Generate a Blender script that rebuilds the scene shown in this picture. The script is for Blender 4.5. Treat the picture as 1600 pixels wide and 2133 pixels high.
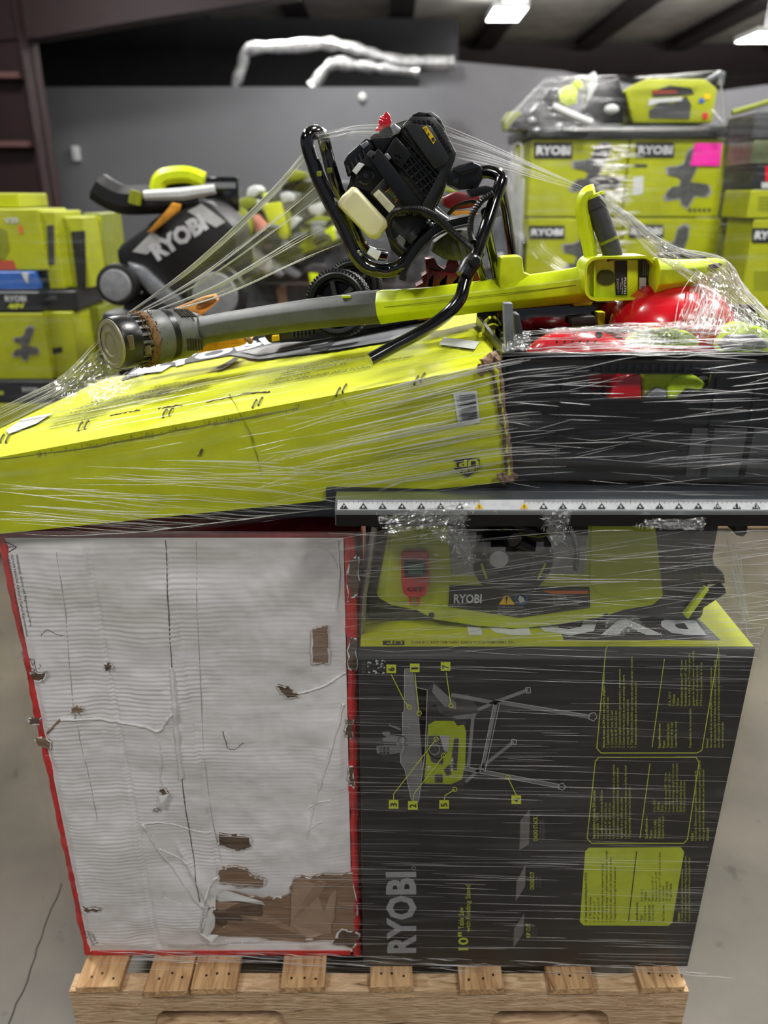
import bpy, bmesh, math, random
from mathutils import Vector as V, Matrix
random.seed(7)
R = math.radians
for o in list(bpy.data.objects): bpy.data.objects.remove(o)
scn = bpy.context.scene
C = scn.collection

# ------------------------------------------------------------------ camera
F, W, H = 1602.0, 1600.0, 2133.0
PITCH = 22.3; CAMZ = 1.59
cam = bpy.data.cameras.new('camera'); camo = bpy.data.objects.new('camera', cam); C.objects.link(camo)
camo.location = (0, 0, CAMZ); camo.rotation_euler = (R(90-PITCH), 0, 0)
cam.sensor_fit = 'VERTICAL'; cam.sensor_height = 24; cam.lens = 24*F/H
cam.clip_start = .02; cam.clip_end = 200
cam.dof.use_dof = True; cam.dof.focus_distance = 1.25; cam.dof.aperture_fstop = 1.8
scn.camera = camo
scn.view_settings.view_transform = 'Standard'; scn.view_settings.look = 'None'
scn.view_settings.gamma = 1; scn.view_settings.use_curve_mapping = False
scn.view_settings.exposure = 0.0
scn.cycles.use_denoising = True
scn.cycles.max_bounces = 6; scn.cycles.transparent_max_bounces = 24
scn.cycles.caustics_reflective = False; scn.cycles.caustics_refractive = False
# ------------------------------------------------------------------ world
w = bpy.data.worlds.new('world'); scn.world = w; w.use_nodes = True
w.node_tree.nodes['Background'].inputs[0].default_value = (.78, .86, 1, 1)
w.node_tree.nodes['Background'].inputs[1].default_value = .23

# ------------------------------------------------------------------ projection helpers
cp, sp = math.cos(R(PITCH)), math.sin(R(PITCH))
ORG = V((0, 0, CAMZ))
def ray(px, py):
    a = (px-W/2)/F; b = (H/2-py)/F
    return V((a, cp+b*sp, -sp+b*cp))
def at(px, py, Y):
    d = ray(px, py); return ORG+d*(Y/d.y)
def atz(px, py, z):
    d = ray(px, py); return ORG+d*((z-CAMZ)/d.z)
def hit(px, py, pl):
    d = ray(px, py); p, n = pl
    return ORG+d*((p-ORG).dot(n)/d.dot(n))
def plane(a, b, c):
    n = (b-a).cross(c-a).normalized()
    if n.dot(ORG-a) < 0: n = -n
    return (a, n)
def PX(p):
    r = p-ORG; z = r.y*cp-r.z*sp; v = r.y*sp+r.z*cp
    return (W/2+F*r.x/z, H/2-F*v/z)
def catmull(pts, n=6):
    pts = [V(p) for p in pts]
    if len(pts) < 3: return pts
    out = []
    for i in range(len(pts)-1):
        p0 = pts[max(i-1, 0)]; p1 = pts[i]; p2 = pts[i+1]; p3 = pts[min(i+2, len(pts)-1)]
        for k in range(n):
            t = k/n
            out.append(.5*((2*p1)+(p2-p0)*t+(2*p0-5*p1+4*p2-p3)*t*t+(3*p1-p0-3*p2+p3)*t**3))
    out.append(pts[-1]); return out

# ------------------------------------------------------------------ materials
def nodes(m):
    m.use_nodes = True; return m.node_tree, m.node_tree.nodes, m.node_tree.links
def lin(c):
    return tuple(((x/255)/12.92 if x/255 <= .04045 else ((x/255+.055)/1.055)**2.4) for x in c)
MC = {}
def M(name, rgb, rough=.5, metal=0, nscale=0, namt=.12, bump=0, bscale=200, coat=0, stretch=(1, 1, 1), emit=0, rgb2=None, trans=0):
    if name in MC: return MC[name]
    m = bpy.data.materials.new(name); MC[name] = m
    nt, N, L = nodes(m); b = N['Principled BSDF']
    c = lin(rgb)+(1,)
    b.inputs['Base Color'].default_value = c; b.inputs['Roughness'].default_value = rough
    b.inputs['Metallic'].default_value = metal; b.inputs['Coat Weight'].default_value = coat
    b.inputs['Coat Roughness'].default_value = .08
    if trans:
        b.inputs['Transmission Weight'].default_value = trans
    if emit:
        b.inputs['Emission Color'].default_value = c; b.inputs['Emission Strength'].default_value = emit
    tc = N.new('ShaderNodeTexCoord'); mp = N.new('ShaderNodeMapping'); L.new(tc.outputs['Object'], mp.inputs[0])
    mp.inputs['Scale'].default_value = stretch
    if nscale:
        n = N.new('ShaderNodeTexNoise'); n.inputs['Scale'].default_value = nscale; n.inputs['Detail'].default_value = 6
        n.inputs['Roughness'].default_value = .65
        L.new(mp.outputs[0], n.inputs['Vector'])
        r = N.new('ShaderNodeValToRGB'); L.new(n.outputs[0], r.inputs[0])
        c2 = (lin(rgb2)+(1,)) if rgb2 else tuple(x*(1-namt*2.5) for x in c[:3])+(1,)
        r.color_ramp.elements[0].color = c2; r.color_ramp.elements[1].color = c
        r.color_ramp.elements[0].position = .36; r.color_ramp.elements[1].position = .58
        L.new(r.outputs[0], b.inputs['Base Color'])
    if bump:
        n = N.new('ShaderNodeTexNoise'); n.inputs['Scale'].default_value = bscale; n.inputs['Detail'].default_value = 4
        L.new(mp.outputs[0], n.inputs['Vector'])
        bp = N.new('ShaderNodeBump'); bp.inputs['Strength'].default_value = bump; bp.inputs['Distance'].default_value = .002
        L.new(n.outputs[0], bp.inputs['Height']); L.new(bp.outputs[0], b.inputs['Normal'])
    return m

def film_mat(name, gloss=.10, haze=.05, sv=55, bstr=.6, streak=.35, su=1.2):
    m = bpy.data.materials.new(name); nt, N, L = nodes(m)
    for n in list(N): N.remove(n)
    out = N.new('ShaderNodeOutputMaterial')
    uv = N.new('ShaderNodeTexCoord')
    def noise(su_, sv_, det, sc=1):
        mp = N.new('ShaderNodeMapping'); mp.inputs['Scale'].default_value = (su_, sv_, 1)
        L.new(uv.outputs['UV'], mp.inputs[0])
        n = N.new('ShaderNodeTexNoise'); n.inputs['Scale'].default_value = sc; n.inputs['Detail'].default_value = det
        n.inputs['Roughness'].default_value = .6
        L.new(mp.outputs[0], n.inputs['Vector']); return n.outputs[0]
    def ramp(x, a, b, lo=0, hi=1):
        r = N.new('ShaderNodeMapRange'); r.inputs['From Min'].default_value = a; r.inputs['From Max'].default_value = b
        r.inputs['To Min'].default_value = lo; r.inputs['To Max'].default_value = hi
        L.new(x, r.inputs[0]); return r.outputs[0]
    def math_(op, a, b):
        n = N.new('ShaderNodeMath'); n.operation = op
        for i, x in enumerate((a, b)):
            if isinstance(x, (int, float)): n.inputs[i].default_value = x
            else: L.new(x, n.inputs[i])
        n.use_clamp = False; return n.outputs[0]
    s1 = ramp(noise(su, sv, 5), .5, .72)
    s2 = ramp(noise(su*3.2, sv*3.3, 3), .56, .72)
    mk = ramp(noise(4, 7, 2), .38, .66)
    s = math_('MULTIPLY', math_('MAXIMUM', s1, math_('MULTIPLY', s2, .7)), math_('ADD', math_('MULTIPLY', mk, .85), .15))
    bp = N.new('ShaderNodeBump'); bp.inputs['Strength'].default_value = bstr; bp.inputs['Distance'].default_value = .004
    L.new(math_('ADD', noise(su, sv, 5), math_('MULTIPLY', noise(6, 12, 3), .5)), bp.inputs['Height'])
    tr = N.new('ShaderNodeBsdfTransparent'); tr.inputs[0].default_value = (.985, .99, .985, 1)
    gl = N.new('ShaderNodeBsdfGlossy'); gl.inputs['Roughness'].default_value = .16; L.new(bp.outputs[0], gl.inputs['Normal'])
    gl.inputs[0].default_value = (1, 1, 1, 1)
    di = N.new('ShaderNodeBsdfDiffuse'); di.inputs[0].default_value = (.85, .88, .88, 1); L.new(bp.outputs[0], di.inputs['Normal'])
    m1 = N.new('ShaderNodeMixShader'); m2 = N.new('ShaderNodeMixShader')
    L.new(math_('ADD', math_('MULTIPLY', s, streak), gloss), m1.inputs[0]); L.new(tr.outputs[0], m1.inputs[1]); L.new(gl.outputs[0], m1.inputs[2])
    L.new(math_('ADD', math_('MULTIPLY', s, streak*.8), haze), m2.inputs[0]); L.new(m1.outputs[0], m2.inputs[1]); L.new(di.outputs[0], m2.inputs[2])
    L.new(m2.outputs[0], out.inputs[0]); return m

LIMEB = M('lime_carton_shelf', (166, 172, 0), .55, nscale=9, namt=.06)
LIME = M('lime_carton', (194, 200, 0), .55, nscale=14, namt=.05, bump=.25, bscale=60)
LIMEP = M('lime_plastic', (205, 222, 18), .35, nscale=30, namt=.04, bump=.06, bscale=300)
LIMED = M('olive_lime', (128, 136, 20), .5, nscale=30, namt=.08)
BLKC = M('black_carton', (31, 31, 33), .45, nscale=10, namt=.12, bump=.2, bscale=40)
BLKP = M('black_plastic', (15, 15, 16), .3, nscale=40, namt=.1, bump=.12, bscale=500)
BLKG = M('black_gloss_paint', (8, 8, 10), .12, coat=.8, bump=.03, bscale=80)
BLKM = M('black_matte', (8, 8, 9), .5, nscale=50, namt=.1)
DGREY = M('dark_grey_plastic', (62, 63, 63), .42, nscale=60, namt=.1, bump=.1, bscale=400)
TGREY = M('tube_grey_plastic', (86, 88, 86), .45, nscale=30, namt=.1, bump=.12, bscale=400)
MGREY = M('mid_grey', (120, 122, 124), .45, nscale=30)
LGREY = M('light_grey_print', (150, 150, 150), .5, nscale=60, namt=.08)
PGREY = M('pale_grey_print', (104, 105, 106), .5, nscale=25, namt=.16)
WHITE = M('white_print', (222, 224, 226), .5, nscale=90, namt=.04)
OFFW = M('off_white', (196, 198, 196), .5, nscale=50, namt=.05)
YEL = M('warning_yellow', (240, 196, 20), .45, nscale=60, namt=.04)
ORG_M = M('orange_print', (216, 112, 40), .5, nscale=60, namt=.08)
AMBER = M('amber_label', (232, 160, 48), .5, nscale=30, namt=.12)
RED = M('red_plastic', (206, 16, 34), .22, coat=.5, nscale=25, namt=.04, bump=.04, bscale=60)
DRED = M('dark_red_paint', (112, 10, 20), .35, nscale=30, namt=.12)
REDC = M('red_carton', (214, 44, 46), .5, nscale=40, namt=.15, bump=.3, bscale=70)
STEELR = M('red_oxide_steel', (36, 9, 12), .6, nscale=6, namt=.15)
STEELD = M('dark_steel_purlin', (36, 26, 28), .6, nscale=6, namt=.15)
ALU = M('brushed_aluminium', (176, 182, 186), .3, .85, nscale=80, namt=.06, stretch=(1, 20, 20))
SILV = M('silver_metal', (170, 172, 175), .3, .8, nscale=50, namt=.1)
CREAM = M('cream_fuel_plastic', (226, 220, 172), .4, nscale=18, namt=.04, bump=.1, bscale=90)
KRAFT = M('torn_kraft', (150, 120, 96), .85, nscale=22, namt=.14, bump=.9, bscale=50, stretch=(1, 1, 8))
KRAFTD = M('torn_kraft_dark', (104, 82, 64), .9, nscale=30, namt=.2, bump=.9, bscale=60, stretch=(1, 1, 8))
PAPER = M('grey_white_liner', (240, 235, 236), .55, nscale=5, rgb2=(218, 213, 209), bump=.35, bscale=18, stretch=(1, 1, 3))
PAPERL = M('lifted_white_liner', (232, 229, 226), .5, nscale=12, namt=.06, bump=.3, bscale=30)
GREEN = M('green_switch', (44, 112, 84), .35, nscale=40)
PINK = M('pink_note', (244, 40, 168), .6, nscale=50, namt=.05)
BLUE = M('blue_print', (48, 96, 176), .5, nscale=30, namt=.1)
SALM = M('salmon_plastic', (214, 138, 120), .5, nscale=25, namt=.1)
GLOVE = M('hi_vis_fabric', (206, 236, 30), .8, nscale=90, namt=.06, bump=.5, bscale=600)
FOIL = M('foil_wrap', (205, 206, 206), .3, .7, nscale=12, namt=.2, bump=1, bscale=14)
INK = M('black_ink', (26, 26, 24), .6, nscale=80, namt=.05)
LIMEI = M('lime_ink', (200, 210, 52), .55, nscale=90, namt=.06)
NAIL = M('rusty_nail', (58, 44, 38), .5, .6, nscale=200)
DUST = M('dried_grass_dust', (118, 88, 56), .95, nscale=220, namt=.2, bump=1, bscale=500)
BRONZE = M('nozzle_face', (140, 134, 112), .4, .2, nscale=40, namt=.08)

def wood_mat(name, a, b, c=None, sx=(1.5, 12, 12)):
    m = bpy.data.materials.new(name); nt, N, L = nodes(m); p = N['Principled BSDF']
    tc = N.new('ShaderNodeTexCoord'); mp = N.new('ShaderNodeMapping'); mp.inputs['Scale'].default_value = sx
    oi = N.new('ShaderNodeObjectInfo'); ad = N.new('ShaderNodeVectorMath'); ad.operation = 'ADD'
    sc = N.new('ShaderNodeVectorMath'); sc.operation = 'SCALE'; sc.inputs['Scale'].default_value = 9
    cmb = N.new('ShaderNodeCombineXYZ'); L.new(oi.outputs['Random'], cmb.inputs[0]); L.new(oi.outputs['Random'], cmb.inputs[1])
    L.new(cmb.outputs[0], sc.inputs[0]); L.new(tc.outputs['Object'], ad.inputs[0]); L.new(sc.outputs[0], ad.inputs[1]); L.new(ad.outputs[0], mp.inputs[0])
    n = N.new('ShaderNodeTexNoise'); n.inputs['Scale'].default_value = 6; n.inputs['Detail'].default_value = 8; n.inputs['Distortion'].default_value = 1.2
    L.new(mp.outputs[0], n.inputs['Vector'])
    r = N.new('ShaderNodeValToRGB'); L.new(n.outputs[0], r.inputs[0])
    r.color_ramp.elements[0].color = lin(b)+(1,); r.color_ramp.elements[0].position = .34
    r.color_ramp.elements[1].color = lin(a)+(1,); r.color_ramp.elements[1].position = .62
    if c:
        e = r.color_ramp.elements.new(.26); e.color = lin(c)+(1,)
    L.new(r.outputs[0], p.inputs['Base Color']); p.inputs['Roughness'].default_value = .75
    bp = N.new('ShaderNodeBump'); bp.inputs['Strength'].default_value = .9; bp.inputs['Distance'].default_value = .005
    L.new(n.outputs[0], bp.inputs['Height']); L.new(bp.outputs[0], p.inputs['Normal']); return m
WOODX = wood_mat('rough_pine_lengthwise', (232, 200, 160), (184, 148, 108), (104, 78, 54), (3, 14, 30))
WOODY = wood_mat('rough_pine_crosswise', (222, 182, 132), (170, 126, 84), (96, 68, 46), (12, 1.5, 12))
WOODK = wood_mat('knotty_pine', (224, 166, 96), (150, 98, 46), (110, 70, 34), (3, 8, 8))

def floor_mat():
    m = bpy.data.materials.new('polished_concrete'); nt, N, L = nodes(m); p = N['Principled BSDF']
    tc = N.new('ShaderNodeTexCoord')
    n = N.new('ShaderNodeTexNoise'); n.inputs['Scale'].default_value = 1.6; n.inputs['Detail'].default_value = 9; n.inputs['Roughness'].default_value = .65
    L.new(tc.outputs['Object'], n.inputs['Vector'])
    r = N.new('ShaderNodeValToRGB'); L.new(n.outputs[0], r.inputs[0])
    r.color_ramp.elements[0].color = lin((74, 70, 62))+(1,); r.color_ramp.elements[0].position = .3
    r.color_ramp.elements[1].color = lin((106, 99, 87))+(1,); r.color_ramp.elements[1].position = .68
    n2 = N.new('ShaderNodeTexNoise'); n2.inputs['Scale'].default_value = 14; n2.inputs['Detail'].default_value = 3
    L.new(tc.outputs['Object'], n2.inputs['Vector'])
    r2 = N.new('ShaderNodeValToRGB'); L.new(n2.outputs[0], r2.inputs[0])
    r2.color_ramp.elements[0].color = (.35, .34, .33, 1); r2.color_ramp.elements[0].position = .27
    r2.color_ramp.elements[1].color = (1, 1, 1, 1); r2.color_ramp.elements[1].position = .36
    mx = N.new('ShaderNodeMixRGB'); mx.blend_type = 'MULTIPLY'; mx.inputs[0].default_value = .7
    L.new(r.outputs[0], mx.inputs[1]); L.new(r2.outputs[0], mx.inputs[2])
    L.new(mx.outputs[0], p.inputs['Base Color']); p.inputs['Roughness'].default_value = .42
    bp = N.new('ShaderNodeBump'); bp.inputs['Strength'].default_value = .15; bp.inputs['Distance'].default_value = .002
    L.new(n2.outputs[0], bp.inputs['Height']); L.new(bp.outputs[0], p.inputs['Normal']); return m
WALLM = M('grey_wall_paint', (100, 101, 105), .7, nscale=1.2, namt=.03, bump=.05, bscale=8)
WALLL = M('pale_upper_wall', (108, 108, 112), .7, nscale=1.2, namt=.04)
INSUL = M('roof_insulation', (196, 194, 190), .7, nscale=1.5, namt=.12, bump=.5, bscale=3)
DARKV = M('shade_dark', (26, 26, 30), .8, nscale=1, namt=.2)  # near-black colour carries the shadow above the partition

# ------------------------------------------------------------------ geometry helpers
class MB:
    def __init__(s): s.v = []; s.f = []; s.uv = None
    def quad(s, a, b, c, d): s.poly([a, b, c, d])
    def poly(s, pts):
        k = len(s.v); s.v += [V(p) for p in pts]; s.f.append(list(range(k, k+len(pts))))
    def box(s, lo, hi):
        x0, y0, z0 = lo; x1, y1, z1 = hi
        s.hexa([V((x0, y0, z0)), V((x1, y0, z0)), V((x1, y1, z0)), V((x0, y1, z0))],
               [V((x0, y0, z1)), V((x1, y0, z1)), V((x1, y1, z1)), V((x0, y1, z1))])
    def hexa(s, a, b): s.loft([a, b])
    def loft(s, rings, caps=True):
        k = len(s.v); n = len(rings[0])
        for r in rings: s.v += [V(p) for p in r]
        for i in range(len(rings)-1):
            for j in range(n):
                j2 = (j+1) % n
                s.f.append([k+i*n+j, k+i*n+j2, k+(i+1)*n+j2, k+(i+1)*n+j])
        if caps:
            s.f.append([k+j for j in reversed(range(n))]); s.f.append([k+(len(rings)-1)*n+j for j in range(n)])
    def prism(s, pts, vec): s.loft([[V(p) for p in pts], [V(p)+V(vec) for p in pts]])
    def obox(s, c, ax, ay, az):
        c = V(c); ax, ay, az = V(ax), V(ay), V(az)
        s.hexa([c-ax-ay-az, c+ax-ay-az, c+ax+ay-az, c-ax+ay-az], [c-ax-ay+az, c+ax-ay+az, c+ax+ay+az, c-ax+ay+az])
    def tube(s, path, r, seg=12, caps=True, squash=None):
        path = [V(p) for p in path]; n = len(path)
        rr = r if isinstance(r, (list, tuple)) else [r]*n
        up = V((0, 0, 1)); rings = []; last = None
        for i in range(n):
            t = (path[min(i+1, n-1)]-path[max(i-1, 0)])
            if t.length < 1e-9: t = V((1, 0, 0))
            t.normalize()
            if last is None:
                a = t.cross(up)
                if a.length < .05: a = t.cross(V((0, 1, 0)))
            else: a = last-t*last.dot(t)
            a.normalize(); last = a; b = t.cross(a)
            sx, sy = squash or (1, 1)
            rings.append([path[i]+(a*math.cos(2*math.pi*(j+.5)/seg)*sx+b*math.sin(2*math.pi*(j+.5)/seg)*sy)*rr[i] for j in range(seg)])
        s.loft(rings, caps)
    def lathe(s, o, axis, prof, seg=24, caps=True):
        o = V(o); ax = V(axis).normalized(); a = ax.orthogonal().normalized(); b = ax.cross(a)
        s.loft([[o+ax*h+(a*math.cos(2*math.pi*j/seg)+b*math.sin(2*math.pi*j/seg))*r for j in range(seg)] for h, r in prof], caps)
    def ell(s, c, rx, ry, rz, seg=20, rings=12, rot=None):
        c = V(c); L = []
        for i in range(rings+1):
            th = math.pi*(i+.001)/(rings+.002)
            ring = [V((rx*math.sin(th)*math.cos(2*math.pi*j/seg), ry*math.sin(th)*math.sin(2*math.pi*j/seg), -rz*math.cos(th))) for j in range(seg)]
            if rot: ring = [rot @ p for p in ring]
            L.append([c+p for p in ring])
        s.loft(L)
    def grid(s, fn, nu, nv, uvs=(1, 1)):
        k = len(s.v)
        if s.uv is None: s.uv = {}
        for j in range(nv+1):
            for i in range(nu+1):
                s.v.append(V(fn(i/nu, j/nv))); s.uv[len(s.v)-1] = (i/nu*uvs[0], j/nv*uvs[1])
        for j in range(nv):
            for i in range(nu):
                a = k+j*(nu+1)+i; s.f.append([a, a+1, a+nu+2, a+nu+1])
    def build(s, name, mat, parent=None, bevel=0, smooth=True, seg=2, ang=35, props=None, flip=True):
        me = bpy.data.meshes.new(name)
        off = parent['_o'] if parent is not None and '_o' in parent else None
        if parent is not None:
            o_ = V(off)
        elif s.v:
            xs = [p.x for p in s.v]; ys = [p.y for p in s.v]; zs = [p.z for p in s.v]
            o_ = V(((min(xs)+max(xs))/2, (min(ys)+max(ys))/2, min(zs)))
        me.from_pydata([tuple(p-o_) for p in s.v], [], s.f)
        if s.uv:
            ul = me.uv_layers.new(name='UV')
            for l in me.loops: ul.data[l.index].uv = s.uv.get(l.vertex_index, (0, 0))
        if bevel or flip:
            bm = bmesh.new(); bm.from_mesh(me)
            if flip: bmesh.ops.recalc_face_normals(bm, faces=bm.faces)
            if bevel:
                es = [e for e in bm.edges if len(e.link_faces) == 2 and e.calc_face_angle(0) > .5]
                bmesh.ops.bevel(bm, geom=es, offset=bevel, segments=seg, affect='EDGES', profile=.5, clamp_overlap=True)
            bm.to_mesh(me); bm.free()
        me.materials.append(mat)
        if smooth:
            me.polygons.foreach_set('use_smooth', [True]*len(me.polygons)); me.set_sharp_from_angle(angle=R(ang))
        ob = bpy.data.objects.new(name, me); C.objects.link(ob)
        if parent is not None: ob.parent = parent; ob['_o'] = tuple(o_); 
        else: ob.location = o_; ob['_o'] = tuple(o_)
        if parent is None: pass
        if props:
            for k2, v2 in props.items(): ob[k2] = v2
        return ob
def fix_sub():
    # a sub-part's parent part has an identity transform, so both share the thing's origin
    for o in C.objects:
        if '_o' in o: del o['_o']
def thing(name, label, cat, loc, group=None):
    o = bpy.data.objects.new(name, None); C.objects.link(o); o.location = V(loc); o.empty_display_size = .05
    o['label'] = label; o['category'] = cat; o['_o'] = tuple(loc)
    if group: o['group'] = group
    return o
def tag(o, label, cat, group=None):
    o['label'] = label; o['category'] = cat
    if group: o['group'] = group
    return o
def struct(o): o['kind'] = 'structure'; return o

# flat print on a plane, placed from points on that plane
def off(p, pl, lv): return p+pl[1]*(.0006*lv)
def decal(parent, name, pl, mat, polys, lv=1, label=None):
    b = MB()
    for q in polys: b.poly([off(hit(x, y, pl), pl, lv) for x, y in q])
    o = b.build(name, mat, parent, smooth=False, flip=False)
    if label: o['label'] = label
    return o
def line(p0, p1, w):
    dx, dy = p1[0]-p0[0], p1[1]-p0[1]; l = math.hypot(dx, dy) or 1; nx, ny = -dy/l*w/2, dx/l*w/2
    return [(p0[0]+nx, p0[1]+ny), (p1[0]+nx, p1[1]+ny), (p1[0]-nx, p1[1]-ny), (p0[0]-nx, p0[1]-ny)]
def ring(c, r, w, n=14):
    out = []
    for i in range(n):
        a, b = 2*math.pi*i/n, 2*math.pi*(i+1)/n
        out.append([(c[0]+math.cos(a)*(r+s)*1, c[1]+math.sin(a)*(r+s)) for s in (w/2,)]+[(c[0]+math.cos(b)*(r+w/2), c[1]+math.sin(b)*(r+w/2)), (c[0]+math.cos(b)*(r-w/2), c[1]+math.sin(b)*(r-w/2)), (c[0]+math.cos(a)*(r-w/2), c[1]+math.sin(a)*(r-w/2))])
    return out
def loop(pts, w):
    return [line(pts[i], pts[(i+1) % len(pts)], w) for i in range(len(pts))]
def text3(s, p0, xv, n, width, parent, mat, name='lettering', bold=.0, hscale=1.0, fit=True, height=None, shear=0, mirror=False):
    cu = bpy.data.curves.new('t', 'FONT'); cu.body = s; cu.size = 1; cu.resolution_u = 2; cu.offset = bold; cu.space_line = .95; cu.shear = shear
    ob = bpy.data.objects.new('t', cu); C.objects.link(ob)
    me = bpy.data.meshes.new_from_object(ob); bpy.data.objects.remove(ob); bpy.data.curves.remove(cu)
    if not me.vertices: return None
    xs = [v.co.x for v in me.vertices]; ys = [v.co.y for v in me.vertices]
    x0, x1, y0, y1 = min(xs), max(xs), min(ys), max(ys)
    xd = V(xv).normalized(); yd = V(n).cross(xd).normalized()
    if mirror: yd = -yd
    k = width/(x1-x0); ky = (height/(y1-y0)) if height else k*hscale
    o_ = V(parent['_o'])
    for v in me.vertices:
        v.co = V(p0)+xd*((v.co.x-x0)*k)+yd*((v.co.y-y0)*ky)-o_
    me.name = name; me.materials.clear(); me.materials.append(mat)
    o = bpy.data.objects.new(name, me); C.objects.link(o); o.parent = parent; o['_o'] = parent['_o']
    return o
def tpx(s, a, b, pl, parent, mat, lv=1.5, **k):
    """text whose base line's ends (of its lowest line) are the pixels a and b on plane pl; hpx optional height in px"""
    A = off(hit(*a, pl), pl, lv); B = off(hit(*b, pl), pl, lv)
    if 'up' in k:
        U = off(hit(*k.pop('up'), pl), pl, lv); k['height'] = (U-A).length
    return text3(s, A, B-A, pl[1], (B-A).length, parent, mat, **k)

def tube_px(pts, n=6, **k): return catmull([at(*p) for p in pts], n)
def prism_px(mb, poly, Y0, Y1, sc=1.0):
    a = [at(x, y, Y0) for x, y in poly]
    c = sum(a, V((0, 0, 0)))/len(a)
    b = [c+(p-c)*sc+V((0, Y1-Y0, 0)) for p in a]
    mb.loft([a, b])

# ================================================================== ROOM
b = MB(); b.quad((-14, -6, 0), (14, -6, 0), (14, 34, 0), (-14, 34, 0)); fl = struct(b.build('floor', floor_mat(), smooth=False))
CRACK = M('control_joint', (66, 63, 59), .8)
def crack(pts, wd=.004):
    b = MB()
    for i in range(len(pts)-1):
        p, q = V(pts[i]), V(pts[i+1]); d = (q-p).normalized(); n = V((-d.y, d.x, 0))*wd
        b.quad(p-n, q-n, q+n, p+n)
    return b
jag = []
p0, p1 = atz(118, 1870, .001), atz(20, 2133, .001)
for i in range(17):
    p = p0.lerp(p1, i/12-.15); jag.append((p.x+random.uniform(-.004, .004), p.y+random.uniform(-.004, .004), .0012))
b = crack(jag, .0016); c1 = b.build('crack', CRACK, fl, smooth=False, flip=False)
# back partition with its lower left part and higher right part
YW = 12.0
WT = at(500, 181, YW).z
b = MB(); b.box((-7.5, YW, 0), (at(930, 181, YW).x, YW+.15, WT)); struct(b.build('wall_back', WALLM))
b = MB(); x0 = at(875, 150, YW+.6).x
zs = [(875, 152), (950, 128), (1170, 148), (1350, 182), (1510, 188), (1800, 150)]
pts = [at(x, y, YW+.6) for x, y in zs]
poly = [V((pts[0].x, YW+.6, 0))]+[V((pts[-1].x, YW+.6, 0))]+pts[::-1]
b.prism(poly, (0, .15, 0)); struct(b.build('wall_right', WALLL))
b = MB(); b.box((-14, 32, 0), (14, 32.2, 6)); struct(b.build('wall_far', DARKV))
b = MB(); b.box((-7.6, 3.0, 0), (-7.5, 32, 5.2)); struct(b.build('wall_left', WALLM))
b = MB(); b.box((-5.2, YW+.3, WT-.05), (at(870, 150, YW+2).x, YW+6, WT)); struct(b.build('trim_1', DARKV))
b = MB(); b.box((-7.5, YW+6, WT-.05), (1.5, YW+6.2, 4.9)); struct(b.build('wall_shade', DARKV))  # dark sheet standing in for the shade under the roof
# roof: insulation, purlins, rafters
ZC = 5.0
ceil = MB(); ceil.box((-14, -6, ZC+.2), (14, 32, ZC+.3)); ceilo = struct(ceil.build('ceiling', INSUL))
for i, x in enumerate([-10.8, -8.5, -6.2, -3.9, -1.75, .35, 2.45, 4.9, 7.2, 9.6, 12]):
    b = MB(); b.box((x-.12, -6, ZC-.04), (x+.12, 32, ZC+.2)); b.box((x-.24, -6, ZC-.06), (x+.24, 32, ZC-.03)); b.build('purlin', STEELD, ceilo)
b = MB(); b.box((-14, 22.0, ZC-.55), (14, 22.06, ZC+.1)); b.box((-14, 21.9, ZC-.58), (14, 22.16, ZC-.54)); b.build('rafter', STEELR, ceilo)
b = MB(); b.box((-14, 26.0, ZC-.9), (14, 26.1, ZC-.05)); b.build('rafter', STEELR, ceilo)
b = MB(); prism_px(b, [(-200, 95), (80, 78), (300, 40), (620, -10), (620, -60), (-200, -60)], 10.2, 10.5); r3 = b.build('rafter', STEELR, ceilo)
# steel column on the left with bolted girts
x0 = at(75, 250, 10.1).x
t = MB(); t.box((x0-.02, 10.0, 0), (x0, 10.5, ZC)); t.box((x0-1.2, 10.24, 0), (x0, 10.28, ZC)); col = struct(t.build('trim_2', STEELR))
for y in (157, 300):
    z = at(30, y, 10.1).z; b = MB(); b.box((x0-1.2, 10.05, z-.03), (x0-.1, 10.2, z+.03)); b.build('girt', M('pale_girt', (96, 66, 64), .6), col)
# foil wrapped duct
t = thing('foil_duct', 'crinkled silver foil edged duct frame above the grey partition', 'duct', at(500, 181, 12.4))
for pl_ in ([(488, 182), (504, 140), (520, 103), (600, 97), (690, 92), (760, 108), (830, 128), (890, 130), (945, 130)], [(650, 182), (690, 134), (740, 136), (800, 142), (872, 150)]):
    b = MB(); ps = []
    for i, p in enumerate(catmull([at(x, y, 12.4) for x, y in pl_], 4)):
        ps.append(p)
    b.tube(ps, [.075*random.uniform(.75, 1.3) for _ in ps], 10); b.build('foil_run', FOIL, t)
# small fittings on the wall
b = MB(); p = at(755, 203, YW-.02); b.ell(p, .055, .05, .06); tag(b.build('dome_camera', OFFW), 'small round white dome fitting high on the grey partition', 'camera')
b = MB(); p = at(158, 320, YW-.05); b.box((p.x-.05, p.y-.03, p.z-.1), (p.x+.05, p.y+.05, p.z+.1)); tag(b.build('wall_sensor', OFFW, bevel=.015), 'small pale box fixed on the grey wall beside the steel column', 'sensor')

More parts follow.
